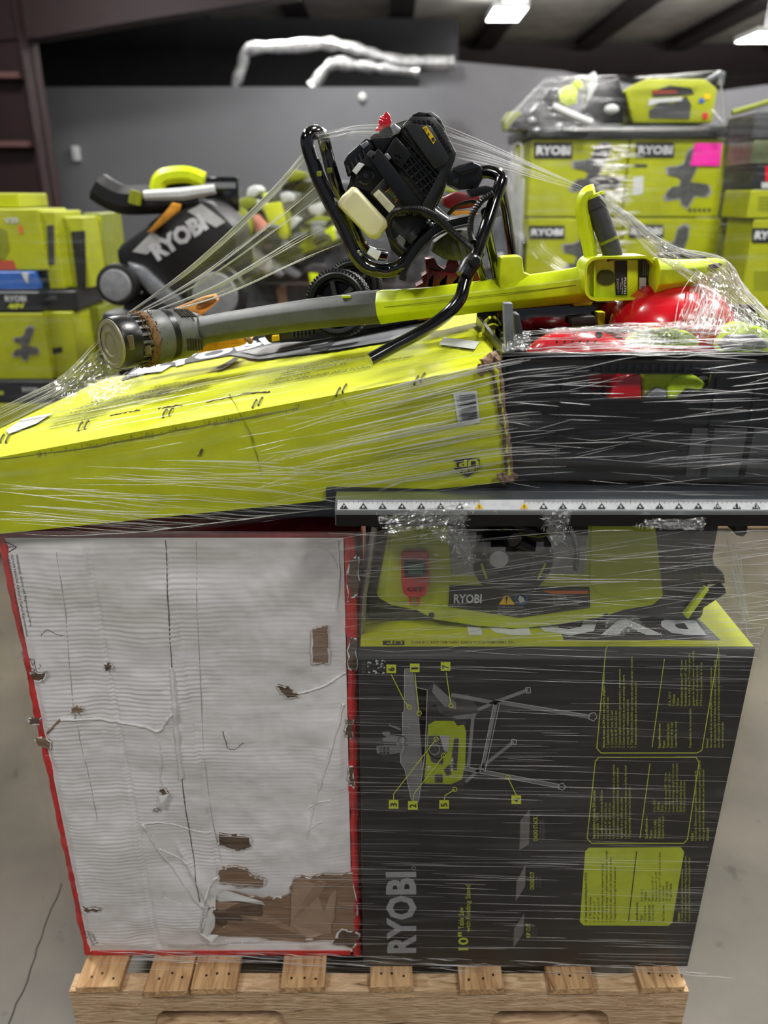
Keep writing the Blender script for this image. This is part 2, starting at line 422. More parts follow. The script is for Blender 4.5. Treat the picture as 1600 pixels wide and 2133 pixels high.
# ceiling lamps: a reflector housing, a lens, its light and an added upward fill
LENS = M('lamp_lens', (255, 255, 255), .5, emit=14)
def lamp(x, y, z, label, power=60, wd=.55, ln=.8, up=None):
    t = thing('ceiling_lamp', label, 'lamp', (x, y, z), 'high bay lamps under the roof')
    b = MB(); b.box((x-wd/2, y-ln/2, z), (x+wd/2, y+ln/2, z+.08)); b.build('housing', OFFW, t, bevel=.01)
    b = MB(); b.box((x-wd/2+.03, y-ln/2+.03, z-.012), (x+wd/2-.03, y+ln/2-.03, z)); b.build('lens', LENS, t)
    b = MB(); b.tube([(x, y, z+.08), (x, y, ZC+.2)], .01, 6); b.build('hanger', SILV, t)
    l = bpy.data.lights.new('lamp_light', 'AREA'); l.shape = 'RECTANGLE'; l.size = wd*1.2; l.size_y = ln*1.2; l.energy = power; l.color = (1, .985, .96)
    lo = bpy.data.objects.new('lamp_light', l); C.objects.link(lo); lo.location = (0, 0, -.03); lo.parent = t
    l = bpy.data.lights.new('added_uplight', 'AREA'); l.shape = 'RECTANGLE'; l.size = wd; l.size_y = ln; l.energy = up or (power*.22 if y < 12 else 110); l.color = (1, .985, .96)  # upward fill added to brighten the roof
    lo = bpy.data.objects.new('added_uplight', l); C.objects.link(lo); lo.location = (0, 0, .10); lo.rotation_euler = (math.pi, 0, 0); lo.parent = t
p = at(1055, 30, 17.0); lamp(p.x, p.y, p.z, 'bright white high bay lamp above the yellow carton stack', 60, .66, 1.2)
p = at(1592, 78, 15.0); lamp(p.x, p.y, p.z, 'white high bay lamp cut by the right edge of the photo', 60, .66, .9)
for i, (x, y, pw) in enumerate([(-2.6, 2.6, 150), (1.4, 2.2, 190), (4.6, 3.2, 150), (-2.6, -1.6, 80), (1.6, -1.4, 85), (-3, 7.5, 150), (2.5, 7.5, 190), (5.5, 10.3, 160), (-.5, 10.3, 120), (10.5, 17, 260), (11, 23, 260)]):  # last two are added at the right to brighten the roof
    lamp(x, y, 4.6, 'unseen lamp added under the roof to brighten the ceiling', pw)

for x, y, pw in ((3.5, 12.6, 1500), (8.5, 12.8, 1700), (-1.5, 12.6, 600)):  # unseen lamps added to throw light up onto the ceiling
    lamp(x, y, 4.3, 'unseen lamp added under the roof to brighten the ceiling', 60, .6, 1.0, pw)
# ================================================================== PALLET
PT = .158
t = thing('wooden_pallet', 'rough pine pallet on the concrete floor under the wrapped load', 'pallet', (0, 1.5, 0))
def stringer(Y):
    z0, z1, nz = .018, .140, .083
    nx = [at(232+93, 2110, 1.04).x, at(588, 2110, 1.04).x, at(1030, 2110, 1.04).x, at(1268, 2110, 1.04).x]
    x0, x1 = -.622, .602
    prof = [(x0, z0), (nx[0]-.012, z0), (nx[0], nz-.012), (nx[0]+.014, nz), (nx[1]-.014, nz), (nx[1], nz-.012), (nx[1]+.012, z0), (nx[2]-.012, z0), (nx[2], nz-.012), (nx[2]+.014, nz), (nx[3]-.014, nz), (nx[3], nz-.012), (nx[3]+.012, z0), (x1, z0)]
    n = 40; top = [(x1-(x1-x0)*i/n, z1+random.uniform(-.0015, .0005)) for i in range(n+1)]
    b = MB(); P = [V((x, Y, z)) for x, z in prof+top]; b.prism(P, (0, .038, 0)); return b
for Y in (1.045, 1.53, 2.02): stringer(Y).build('stringer', WOODX, t, smooth=False)
cxs = [(157, 248), (302, 392), (397, 492), (584, 676), (771, 860), (958, 1050), (1146, 1241), (1336, 1427)]
for i, (a, c) in enumerate(cxs):
    x0 = at(a, 2052, 1.043).x; x1 = at(c, 2052, 1.043).x; yf = 1.036+random.uniform(-.006, .006); dz = random.uniform(-.001, .001)
    b = MB(); sk = random.uniform(-.01, .01)
    b.hexa([V((x0, yf, .140)), V((x1, yf+.002, .140)), V((x1+sk, 2.06, .140)), V((x0+sk, 2.06, .140))], [V((x0, yf, PT+dz)), V((x1, yf+.002, PT+dz)), V((x1+sk, 2.06, PT)), V((x0+sk, 2.06, PT))])
    d = b.build('deck_board', WOODY, t, bevel=.0012, seg=1)
    for k in range(3):
        nx = x0+(x1-x0)*(.25+.27*k)+random.uniform(-.004, .004); ny = 1.062+random.uniform(-.006, .008)
        b = MB(); b.lathe((nx, ny, PT-.001), (0, 0, 1), [(0, .0026), (.0015, .0024), (.0018, .001)], 10); b.build('nail', NAIL, d)
for Y0, Y1 in ((1.05, 1.14), (1.5, 1.6), (1.96, 2.05)):
    b = MB(); b.box((-.61, Y0, 0), (.59, Y1, .018)); b.build('bottom_board', WOODX, t, bevel=.001, seg=1)
b = MB()
for i in range(90):   # raised splinters along the sawn front stringer
    x = random.uniform(-.6, .59); z = random.uniform(.09, .142); l = random.uniform(.004, .03)
    b.tube([(x, 1.0445, z), (x+l*.6, 1.041, z+random.uniform(-.003, .004)), (x+l, 1.0425, z+random.uniform(-.004, .006))], .0005, 4)
o = b.build('splinters', WOODX, t); o['kind'] = 'stuff'

# ================================================================== GREY BATTERED CARTON
GX0, GX1, GY, GZ1 = -.607, -.048, 1.108, 1.098
t = thing('battered_carton', 'big grey white carton with red edges and torn liner, on the left of the pallet', 'carton', (-.33, 1.35, PT))
cg = t
pg = (V((0, GY, 0)), V((0, -1, 0)))
RDR = M('red_dark_carton', (184, 44, 50), .5, nscale=30, namt=.2)
b = MB(); b.box((GX0, GY+.006, PT), (GX1, 1.66, GZ1)); b.build('body', RDR, t, bevel=.004)
def sstep(x, a, c): x = max(0, min(1, (x-a)/(c-a))); return x*x*(3-2*x)
rn = [[random.uniform(-1, 1) for _ in range(60)] for _ in range(60)]
def vn(x, y):
    i, j = int(math.floor(x)), int(math.floor(y)); fx, fy = x-i, y-j
    fx = fx*fx*(3-2*fx); fy = fy*fy*(3-2*fy)
    g = lambda a, c: rn[a % 60][c % 60]
    return (g(i, j)*(1-fx)+g(i+1, j)*fx)*(1-fy)+(g(i, j+1)*(1-fx)+g(i+1, j+1)*fx)*fy
FX0, FX1, FZ0, FZ1 = GX0+.008, GX1-.016, PT+.012, GZ1-.006
def gfront(u, v):
    x = FX0+(FX1-FX0)*u; z = FZ0+(FZ1-FZ0)*v
    seam = .47+.06*(1-v)                                    # flap edge
    d = .0
    d += .0035*(1-sstep(u, seam, seam+.006))                 # left flap lies on top
    lamp_ = .35+.65*(1-sstep(u, .45, .75))
    d += .0009*lamp_*math.sin(z*2*math.pi/.0088+vn(u*8, v*30)*1.6)*(.5+.5*vn(u*6+9, v*22))
    am = 1-.85*sstep(u, .50, .58)*(1-sstep(v, .18, .24)); d += am*(.006*vn(u*5, v*7)+.0026*vn(u*14, v*20)+.0009*vn(u*40, v*50))
    d -= .010*math.exp(-((u-.16-.10*(1-v))/.028)**2)*(.4+.6*(1-v))*.35
    d -= .004*math.exp(-((u-.24-.03*(1-v))/.006)**2)
    k = abs((u-.36)-(.36-v)*.62); 
    if .02 < v < .34: d += .008*math.exp(-(k/.013)**2)*sstep(v, .02, .1)*(1-sstep(v, .27, .34))
    if u > .80: d += .006*math.exp(-(((u-.93)+(.45-v)*.22)/.04)**2)*(1-sstep(v, .5, .62))
    k2 = v-(.545-.06*max(0, u-.12))
    if False: d += .005*math.exp(-(k2/.004)**2) - .004*math.exp(-((k2-.010)/.006)**2)
    e = min(u, 1-u, v, 1-v)
    d *= sstep(e, 0, .03)
    return (x, GY-.001-d, z)
b = MB(); b.grid(gfront, 150, 420); b.build('front_panel', PAPER, t, ang=80)
# red corner bead and edging, dented
def surf(x, z): return gfront(max(0, min(1, (x-FX0)/(FX1-FX0))), max(0, min(1, (z-FZ0)/(FZ1-FZ0))))[1]
def conform(o, lift=.0006):
    if o is None: return
    O = V(cg['_o'])
    for v in o.data.vertices:
        p = v.co+O; v.co.y = surf(p.x, p.z)-lift-O.y+(p.y-(GY-.0075))*.0
def bead(a, c, n, r, name='red_edge'):
    b = MB(); ps = [V(a).lerp(V(c), i/n)+V((random.uniform(-1, 1), random.uniform(-1, .4), random.uniform(-1, 1)))*.0016 for i in range(n+1)]
    b.tube(ps, [r*random.uniform(.85, 1.15) for _ in ps], 8); b.build(name, REDC, t)
bead((GX0+.003, GY+.005, PT+.004), (GX0+.003, GY+.005, GZ1-.004), 50, .0075)
bead((GX1-.007, GY+.004, PT+.004), (GX1-.007, GY+.004, GZ1-.004), 50, .0095)
b = MB(); b.box((GX0+.012, GY-.002, PT+.002), (GX1-.02, GY+.004, PT+.016)); b.build('red_bottom_band', REDC, t, bevel=.001)
b = MB(); b.box((GX1-.003, GY+.006, PT), (GX1+.003, GY+.3, GZ1-.01)); b.build('side_flap', REDC, t)
tpx('BATTERY AND CHARGER NOT INCLUDED', (548, 1962), (350, 1968), (V((0, GY-.003, 0)), V((0, -1, 0))), t, OFFW, bold=.01)
pgd = (V((0, GY-.0075, 0)), V((0, -1, 0)))
tpx('WARNING: Cancer and Reproductive Harm', (27, 1158), (58, 1308), pgd, t, INK, up=(34, 1157))
tpx('ADVERTENCIA: Cáncer y Daños Reproductivos', (17, 1158), (50, 1330), pgd, t, INK, up=(24, 1157))
tpx('AVERTISSEMENT: Cancer et Dommages Reproductifs', (8, 1158), (44, 1350), pgd, t, INK, up=(15, 1157))
tpx('www.P65Warnings.ca.gov', (-1, 1158), (22, 1262), pgd, t, INK, up=(6, 1157))
tpx('RECYCLABLE CARTON', (40, 1362), (56, 1420), pgd, t, INK, up=(44, 1361))
decal(t, 'warning_symbol', pgd, INK, loop([(8, 1132), (31, 1143), (13, 1154)], 1.6)+[line((14, 1143), (20, 1143), 2), line((22, 1143), (24, 1143), 2)])
decal(t, 'recycling_symbol', pgd, M('faint_ink', (110, 106, 104), .6), loop([(58, 1376), (72, 1376), (66, 1390)], 1.5)+loop([(70, 1382), (86, 1386), (76, 1400)], 1.5)+loop([(56, 1394), (72, 1396), (62, 1408)], 1.5))
tpx('CONFORMS TO\nEDGE CRUSH TEST\n32 LB / IN', (170, 1944), (184, 1975), pgd, t, INK, up=(192, 1938))
for o in list(C.objects):
    if o.parent == cg and (o.name.startswith('lettering') or '_symbol' in o.name) and max((v.co.z for v in o.data.vertices)) > .03: conform(o)
def ridge(pts, r, mat=None, name='ridge', jit=.0008, sq=(1, 1)):
    b = MB(); q = [at(x, y, GY-.006) for x, y in pts]; q = catmull(q, 8)
    q = [V((p.x+random.uniform(-jit, jit), surf(p.x, p.z)-r*.15, p.z+random.uniform(-jit, jit))) for p in q]
    b.tube(q, [r*random.uniform(.6, 1.2) for _ in q], 6); b.build(name, mat or PAPERL, t, ang=80)
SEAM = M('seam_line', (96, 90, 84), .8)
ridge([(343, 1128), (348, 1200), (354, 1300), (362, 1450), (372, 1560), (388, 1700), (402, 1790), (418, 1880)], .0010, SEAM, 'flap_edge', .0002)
ridge([(358, 1390), (364, 1450), (368, 1510), (378, 1620)], .0045, PAPER, 'flap_curl')
ridge([(407, 1130), (412, 1300), (424, 1560), (440, 1700), (462, 1800)], .0006, M('faint_crease', (176, 172, 168), .7), 'crease', .0002)
ridge([(118, 1150), (132, 1250), (146, 1400), (155, 1480), (180, 1600), (203, 1712)], .0007, M('faint_crease', (176, 172, 168), .7), 'crease', .0003)
ridge([(130, 1496), (180, 1500), (250, 1506), (300, 1512), (332, 1520), (352, 1494), (366, 1480)], .0030)
ridge([(128, 1496), (112, 1512), (98, 1528)], .0022, KRAFT)
ridge([(297, 1719), (318, 1755), (350, 1800), (385, 1842), (424, 1888)], .0030)
ridge([(297, 1719), (330, 1716), (360, 1722), (400, 1734), (440, 1735)], .0014)
ridge([(424, 1888), (432, 1860), (446, 1836), (460, 1828)], .0026)
ridge([(424, 1888), (420, 1915), (416, 1940)], .0030)
ridge([(330, 1770), (370, 1790), (400, 1800)], .0016, PAPER)
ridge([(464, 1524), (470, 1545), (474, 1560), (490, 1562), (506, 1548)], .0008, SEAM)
ridge([(704, 1130), (706, 1200), (700, 1270)], .0020); ridge([(660, 1140), (690, 1160), (704, 1190)], .0016, PAPER)
ridge([(620, 1450), (660, 1440), (700, 1420), (718, 1405)], .0022, PAPER)
ridge([(716, 1470), (690, 1560), (660, 1660), (640, 1740)], .0030, PAPER); ridge([(640, 1690), (665, 1672), (690, 1665)], .0012); ridge([(636, 1750), (650, 1725), (670, 1710)], .0012)
ridge([(334, 1870), (345, 1850), (345, 1866), (380, 1880)], .0009)
ridge([(332, 1540), (338, 1580), (334, 1620), (344, 1650)], .0018)
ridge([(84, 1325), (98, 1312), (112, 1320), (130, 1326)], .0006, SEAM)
# torn patches: exposed kraft core with lifted liner rims
def jagpoly(pts, amp=3, n=5):
    out = []
    for i in range(len(pts)):
        a, c = pts[i], pts[(i+1) % len(pts)]
        for k in range(n):
            f = k/n; out.append((a[0]+(c[0]-a[0])*f+random.uniform(-amp, amp)*(k > 0), a[1]+(c[1]-a[1])*f+random.uniform(-amp, amp)*(k > 0)))
    return out
def tear(pts, mat=KRAFT, d=.0078, rim=True, amp=3, name='torn_patch', th=.0012):
    jp = jagpoly(pts, amp); b = MB(); P = [at(x, y, GY-d) for x, y in jp]; P = [V((p.x, surf(p.x, p.z)-max(0, d-.0078)-.0018, p.z)) for p in P]
    b.prism([p-V((0, th, 0)) for p in P], (0, th+.003, 0)); o = b.build(name, mat, t, smooth=False)
    if rim:
        b = MB(); n = len(P)
        cc = sum(P, V((0, 0, 0)))/n
        for i in range(n):
            if random.random() < .3: continue
            p, q = P[i], P[(i+1) % n]; o1 = (p-cc).normalized()*random.uniform(.001, .004); o2 = (q-cc).normalized()*random.uniform(.001, .004)
            l = V((0, -random.uniform(.002, .0045), 0))
            b.poly([p+V((0, -.0015, 0))-o1*.4, q+V((0, -.0015, 0))-o2*.4, q+o2+l*.3, p+o1+l*.3])
        b.build('liner_rim', PAPERL, o, smooth=False, flip=False)
    return o
tear([(436, 1886), (470, 1862), (548, 1878), (600, 1868), (615, 1832), (650, 1828), (682, 1820), (738, 1822), (742, 1960), (560, 1962), (424, 1946)], amp=4, d=.0085)
tear([(455, 1815), (480, 1806), (512, 1810), (528, 1830), (552, 1836), (548, 1850), (505, 1852), (455, 1846)], KRAFT, .009)
tear([(610, 1845), (680, 1838), (700, 1860), (690, 1950), (600, 1950)], M('kraft_inner', (166, 138, 114), .85, nscale=20, namt=.06), .0115, rim=False, name='kraft_ply')
tear([(445, 1892), (540, 1884), (545, 1925), (460, 1930)], KRAFTD, .012, rim=False, name='kraft_ply')
for q in [[(455, 1738), (520, 1745), (522, 1765), (500, 1772), (455, 1762)], [(217, 1385), (233, 1386), (230, 1396), (219, 1399)], [(149, 1478), (158, 1470), (172, 1474), (172, 1484), (150, 1484)], [(577, 1430), (600, 1435), (622, 1456), (600, 1458), (585, 1445)], [(62, 1404), (98, 1398), (92, 1414), (68, 1418)], [(331, 1646), (340, 1640), (352, 1656), (342, 1662)], [(70, 1540), (108, 1542), (104, 1562), (76, 1556)], [(58, 1500), (82, 1498), (78, 1512), (60, 1512)], [(650, 1312), (683, 1304), (684, 1386), (650, 1384)], [(172, 1888), (212, 1890), (205, 1896), (176, 1894)], [(318, 1689), (330, 1686), (326, 1694)]]:
    tear(q, KRAFTD if random.random() < .6 else KRAFT, .0085, amp=1.5)
for q in [[(726, 1160), (748, 1165), (745, 1240), (724, 1255)], [(727, 1330), (742, 1335), (741, 1400), (726, 1395)], [(722, 1500), (736, 1505), (735, 1540), (720, 1535)], [(712, 1940), (748, 1950), (735, 1978), (690, 1970)], [(728, 1600), (738, 1603), (737, 1640), (727, 1640)]]:
    tear(q, KRAFTD, .0105, amp=3, rim=True, name='crushed_corner_patch')
# lifted white flaps of liner paper
def flap(pts, lift, name='lifted_liner'):
    b = MB(); P = [at(x, y, GY-.009-l) for (x, y), l in zip(pts, lift)]; P = [V((p.x, surf(p.x, p.z)-.002-l, p.z)) for p, l in zip(P, lift)]
    c = sum(P, V((0, 0, 0)))/len(P)+V((0, -.004, 0)); n = len(P)
    for i in range(n): b.poly([P[i], P[(i+1) % n], c])
    b.build(name, PAPERL, t, flip=False, ang=60)
flap([(448, 1868), (470, 1862), (545, 1884), (552, 1892), (500, 1884), (450, 1880)], [.004, .006, .01, .006, .002, .001])
flap([(448, 1868), (440, 1875), (420, 1952), (430, 1958), (446, 1935), (450, 1905)], [.008, .006, .004, .008, .01, .004])
flap([(415, 1945), (455, 1950), (440, 1964), (425, 1962)], [.003, .01, .012, .003])
flap([(330, 1660), (352, 1655), (340, 1690), (325, 1685)], [.001, .006, .004, .001])

# ================================================================== BLACK TABLE SAW CARTON
BX0, BX1, BY, BZ1 = -.042, .611, 1.083, .905
t = thing('black_saw_carton', 'black and lime printed carton standing on the right half of the pallet', 'carton', (.28, 1.3, PT)); bc = t
b = MB(); b.box((BX0, BY, PT), (BX1, 1.62, BZ1)); b.build('body', BLKC, t, bevel=.003)
pb = (V((0, BY, 0)), V((0, -1, 0)))
pt_ = (V((0, 0, BZ1)), V((0, 0, 1)))
# top panel printing
def topq(x0, y0, x1, y1): return [V((x0, y0, 0)), V((x1, y0, 0)), V((x1, y1, 0)), V((x0, y1, 0))]
b = MB(); z = BZ1+.0006
b.poly([(BX0+.003, BY+.003, z), (BX1-.003, BY+.003, z), (BX1-.003, 1.615, z), (BX0+.003, 1.615, z)]); b.build('lime_top_print', LIME, t, smooth=False)
b = MB(); z += .0006
b.poly([(.30, BY+.022, z), (BX1-.05, BY+.022, z), (BX1-.07, BY+.17, z), (.30, BY+.17, z)]); b.build('black_top_print', BLKC, t, smooth=False)
text3('RYOBI', (BX1-.068, BY+.135, z+.0008), (-1, 0, 0), (0, 0, 1), .40, t, WHITE, height=.10, bold=.03)
b = MB(); b.poly([(-.002, BY+.006, z), (.034, BY+.006, z), (.034, BY+.02, z), (-.002, BY+.02, z)]); b.build('up_arrow_print', INK, t, smooth=False)
text3('UP', (.03, BY+.018, z+.0008), (-1, 0, 0), (0, 0, 1), .026, t, LIME, height=.009)
text3('US 1001-831-352 // CAN 1001-831-633 // RTS12', (.215, BY+.018, z+.0008), (-1, 0, 0), (0, 0, 1), .17, t, INK, height=.008)
# side printing (text runs upward)
LG2 = M('logo_silver_print', (152, 153, 154), .5, nscale=50, namt=.06)
tpx('RYOBI', (868, 1984), (868, 1815), pb, t, LG2, up=(806, 1984), bold=.04)
decal(t, 'logo_mark', pb, LG2, ring((862, 1808), 3.5, 1.2))
t2 = M('lime_print_dim', (186, 196, 66), .55, nscale=60, namt=.06)
o = tpx('10"', (976, 1978), (976, 1940), pb, t, t2, up=(954, 1978), bold=.02)
tpx('Table Saw', (966, 1934), (966, 1889), pb, t, t2, up=(955, 1934))
tpx('with Folding Stand', (983, 1940), (983, 1842), pb, t, t2, up=(970, 1940))
for s, y0, y1, s2 in (('RIP CUT', 1952, 1922, 'COUPE EN LONG\nCORTE AL HILO'), ('CROSS CUT', 1852, 1815, 'COUPE TRANSVERSALE\nCORTE TRANSVERSAL'), ('DADO STACK', 1750, 1700, 'RAINURAGE\nRANURADO')):
    x = {'RIP CUT': 1105, 'CROSS CUT': 1113, 'DADO STACK': 1120}[s]
    tpx(s, (x, y0), (x, y1), pb, t, t2, up=(x-9, y0), bold=.01)
    tpx(s2, (x+14, y0-3), (x+14, y1+6), pb, t, PGREY, up=(x+3, y0-3))
WD = M('board_print', (112, 106, 104), .6, nscale=30, namt=.1)
decal(t, 'wood_sample_print', pb, WD, [[(1069, 1975), (1071, 1934), (1092, 1902), (1090, 1944)], [(1074, 1878), (1076, 1836), (1095, 1799), (1094, 1846)], [(1082, 1770), (1084, 1708), (1104, 1684), (1102, 1758)]])
# info panels
def oct_(x0, y0, x1, y1, c=8, skew=0):
    return [(x0+c, y0), (x1-c, y0), (x1, y0+c), (x1-skew, y1-c), (x1-c-skew, y1), (x0+c-skew, y1), (x0-skew, y1-c), (x0, y0+c)]
tp = [(1266, 1343), (1492, 1343), (1497, 1352), (1462, 1562), (1452, 1568), (1252, 1568), (1243, 1558), (1262, 1352)]
mp_ = [(1247, 1577), (1450, 1577), (1456, 1588), (1432, 1748), (1424, 1756), (1232, 1756), (1223, 1746), (1240, 1586)]
decal(t, 'panel_outline', pb, t2, loop(tp, 1.8), 1)
decal(t, 'panel_outline', pb, t2, loop(mp_, 1.8), 1)
decal(t, 'lime_info_panel', pb, M('lime_panel_print', (184, 196, 48), .5, nscale=30, namt=.05), [[(1227, 1765), (1418, 1764), (1425, 1774), (1400, 1922), (1392, 1928), (1216, 1927), (1208, 1919), (1219, 1773)]], 1)
def para(lines, x, y, wpx, gap, mat, hd=True):
    for i, l in enumerate(lines):
        wl = wpx*len(l)/46; sk = 0
        wl *= 1.13 if (i == 0 and hd) else 1
        tpx(l, (x+i*gap, y), (x+i*gap, y-wl), pb, t, mat, lv=2, bold=.015 if (i == 0 and hd) else 0, up=(x+i*gap-gap*.72, y), name='fine_print')
para(['Sierra de mesa de 254 mm con soporte plegable • RTS12', '1. Capacidad de corte al hilo de 304,8 mm', '2. Cortes de 90° hasta 76,2 mm', '3. Cortes de 45° hasta 63,5 mm', '4. Soporte plegable desmontable para transporte y almacenamiento', '5. Diseño con forma de jaula de acero que protege la sierra', '   y otorga mayor resistencia al usarla', '6. Tablero de aluminio fundido que otorga una superficie pareja y duradera', '7. Almacenamiento integrado para todos los accesorios'], 1261, 1556, 118, 8.3, t2)
decal(t, 'panel_rule', pb, t2, [line((1358, 1556), (1384, 1372), 1.6)], 1)
para(['Especificaciones:', 'Motor:', 'Velocidad en vacío:', 'Diámetro de la hoja:', 'Capacidades de corte:'], 1377, 1556, 122, 8.5, t2)
para(['15 A, 120 V', '5 000/min', '254 mm', 'Profundidad del corte a 90°: 76,2 mm', 'Profundidad del corte a 45°: 63,5 mm', 'Ancho de dado: Hasta 12,7 mm con placa de', 'garganta de hoja para ranurar (no incluida)', '304,8 mm a la derecha de la hoja', '177,8 mm a la izquierda de la hoja'], 1398, 1469, 122, 8.2, t2, False)
para(['Capacidades de corte paralelo:'], 1441, 1556, 125, 8.5, t2, False)
para(['Incluye:', 'Sierra de mesa de 254 mm con soporte plegable, tornillería de montaje de soporte,', 'hoja con punta de carburo de 24 dientes, varilla de empuje, calibre de ingletes, guía de', 'corte al hilo, conjunto de protección de la hoja con trinquetes anticontragolpes, llaves para la', 'hoja y manual del operador'], 1476, 1556, 95, 8, t2)
para(['Scie circulaire à table de 254 mm avec', 'support pliable • RTS12', '1. Capacité de coupe de refente de 304,8 mm', '2. Coupes de 90° jusqu\'à 76,2 mm', '3. Coupes de 45° jusqu\'à 63,5 mm', '4. Support pliable et détachable pour le transport et le rangement', '5. Conception à cage de recouvrement d\'acier pour une meilleure', '   durabilité et un cadre plus solide', '6. Dessus de table en aluminium moulé pour une surface de travail', '7. Rangement intégré pour tous les accessoires'], 1240, 1746, 108, 8.3, t2)
decal(t, 'panel_rule', pb, t2, [line((1333, 1746), (1354, 1590), 1.6)], 1)
para(['Spécifications :', 'Moteur :', 'Vitesse à vide :', 'Diamètre de lame :', 'Capacité de coupe :'], 1350, 1746, 120, 8.5, t2)
para(['15 A, 120 V', '5 000/min', '254 mm', 'Profondeur de coupe à 90° : 76,2 mm', 'Profondeur de coupe à 45° : 63,5 mm', 'Largeur de rainurage : Jusqu\'à 12,7 mm avec', 'plaque à rainure optionnelle (non comprise)', '304,8 mm à droite de la lame', '177,8 mm à gauche de la lame'], 1366, 1690, 108, 7.8, t2, False)
para(['Inclut :', 'Scie à table de 254 mm avec support pliable, matériel de montage du', 'support, lame au carbure à 24 dents, bâton-poussoir, guide d\'onglet, guide de', 'refente, garde-lame avec griffes antirecul, clés pour lame et manuel', 'd\'utilisation'], 1444, 1750, 100, 8, t2)
para(['10" Table Saw with Folding Stand • RTS12', '1. 12" Rip Cut Capacity', '2. 90° cut up to 3"', '3. 45° cut up to 2-1/2"', '4. Detachable folding stand for transport and storage', '5. Steel roll cage design for added durability and frame strength', '6. Cast aluminum table top for a flat, durable work surface', '7. Integrated on-board storage for all accessories'], 1224, 1920, 106, 8.6, INK)
decal(t, 'panel_rule', pb, INK, [line((1309, 1918), (1326, 1772), 1.8)], 2)
para(['Specifications:', 'Motor:', 'No Load Speed:', 'Blade diameter:', 'Cut capacities:'], 1330, 1918, 110, 8.2, INK)
para(['15 A, 120 V', '5,000/min', '10"', 'Depth of cut at 90°: 3"', 'Depth of cut at 45°: 2-1/2"', 'Dado width: Up to 1/2" with dado throat plate', '(not included)', '12" right of blade', '7" left of blade'], 1340, 1876, 105, 7.4, INK, False)
para(['Rip Capacities:'], 1385, 1918, 110, 8.2, INK, False)
para(['Includes:', '10" Table Saw with Folding Stand, Stand Mounting Hardware,', '24T Carbide-Tipped Blade, Push Stick, Miter Gauge, Rip Fence, Blade Guard', 'Assembly with Anti-Kickback Pawls, Blade Wrenches and Operator\'s Manual'], 1416, 1918, 86, 7.6, t2)
# illustration of the saw, printed sideways
IL = M('illustration_grey', (120, 120, 120), .5, nscale=30, namt=.1); ILD = M('illustration_dark', (64, 64, 66), .5, nscale=30, namt=.2); ILE = M('illustration_outline', (170, 170, 172), .5)
tabp = [(843, 1392), (858, 1392), (866, 1430), (890, 1436), (886, 1560), (872, 1668), (857, 1665), (843, 1600), (835, 1588), (834, 1570), (840, 1560), (838, 1484), (842, 1480)]
decal(t, 'saw_table_print', pb, IL, [tabp], 1); decal(t, 'saw_table_outline_print', pb, ILE, loop(tabp, 1.4), 3)
decal(t, 'saw_guard_print', pb, IL, [[(784, 1553), (800, 1551), (826, 1552), (850, 1550), (850, 1566), (828, 1568), (800, 1572), (785, 1568)], [(796, 1523), (812, 1523), (812, 1530), (830, 1532), (850, 1530), (850, 1552), (826, 1552), (824, 1545), (797, 1543), (797, 1536), (806, 1534), (797, 1530)], [(810, 1507), (835, 1516), (835, 1521), (810, 1511)]], 2)
decal(t, 'saw_guard_detail_print', pb, ILD, [[(790+8*i, 1555+9*j), (795+8*i, 1555+9*j), (795+8*i, 1561+9*j), (790+8*i, 1561+9*j)] for i in range(3) for j in range(2)]+ring((838, 1540), 8, 2), 4)
decal(t, 'saw_side_print', pb, ILD, [[(868, 1432), (895, 1430), (905, 1420), (935, 1450), (975, 1445), (1000, 1480), (990, 1495), (950, 1500), (915, 1485), (908, 1465), (890, 1475), (888, 1500), (970, 1502), (974, 1620), (966, 1636), (884, 1634)]], 1)
decal(t, 'saw_tray_print', pb, IL, [[(903, 1422), (935, 1450), (950, 1462), (950, 1476), (925, 1470), (900, 1440)], [(942, 1490), (992, 1484), (990, 1494), (950, 1496)]], 3)
yp = [(892, 1508), (906, 1500), (946, 1500), (952, 1510), (966, 1508), (971, 1524), (969, 1592), (962, 1622), (940, 1632), (884, 1630)]
decal(t, 'lime_saw_print', pb, M('lime_illustration', (150, 164, 24), .5, nscale=40, namt=.06), [yp], 3)
decal(t, 'saw_dial_print', pb, ILD, [[(893, 1530), (915, 1530), (926, 1560), (922, 1590), (900, 1585), (890, 1560)], [(906, 1610), (922, 1610), (922, 1628), (906, 1628)], [(946, 1535), (956, 1535), (951, 1602), (938, 1600)], [(925, 1600), (936, 1590), (940, 1612), (930, 1614)]]+ring((912, 1560), 18, 2), 5)
decal(t, 'saw_dial_face_print', pb, LGREY, [[(916, 1530), (936, 1530), (934, 1565), (924, 1560)]]+ring((905, 1558), 11, 1.5), 6)
decal(t, 'stand_print', pb, IL, [line((985, 1496), (975, 1600), 7), line((1034, 1460), (1003, 1606), 8), line((940, 1446), (1035, 1464), 8), line((995, 1478), (1030, 1462), 7), line((1030, 1462), (1100, 1436), 7), line((1030, 1460), (1228, 1492), 9), line((970, 1628), (1002, 1598), 7), line((1002, 1598), (1070, 1544), 7), line((965, 1598), (1165, 1636), 8)], 2)
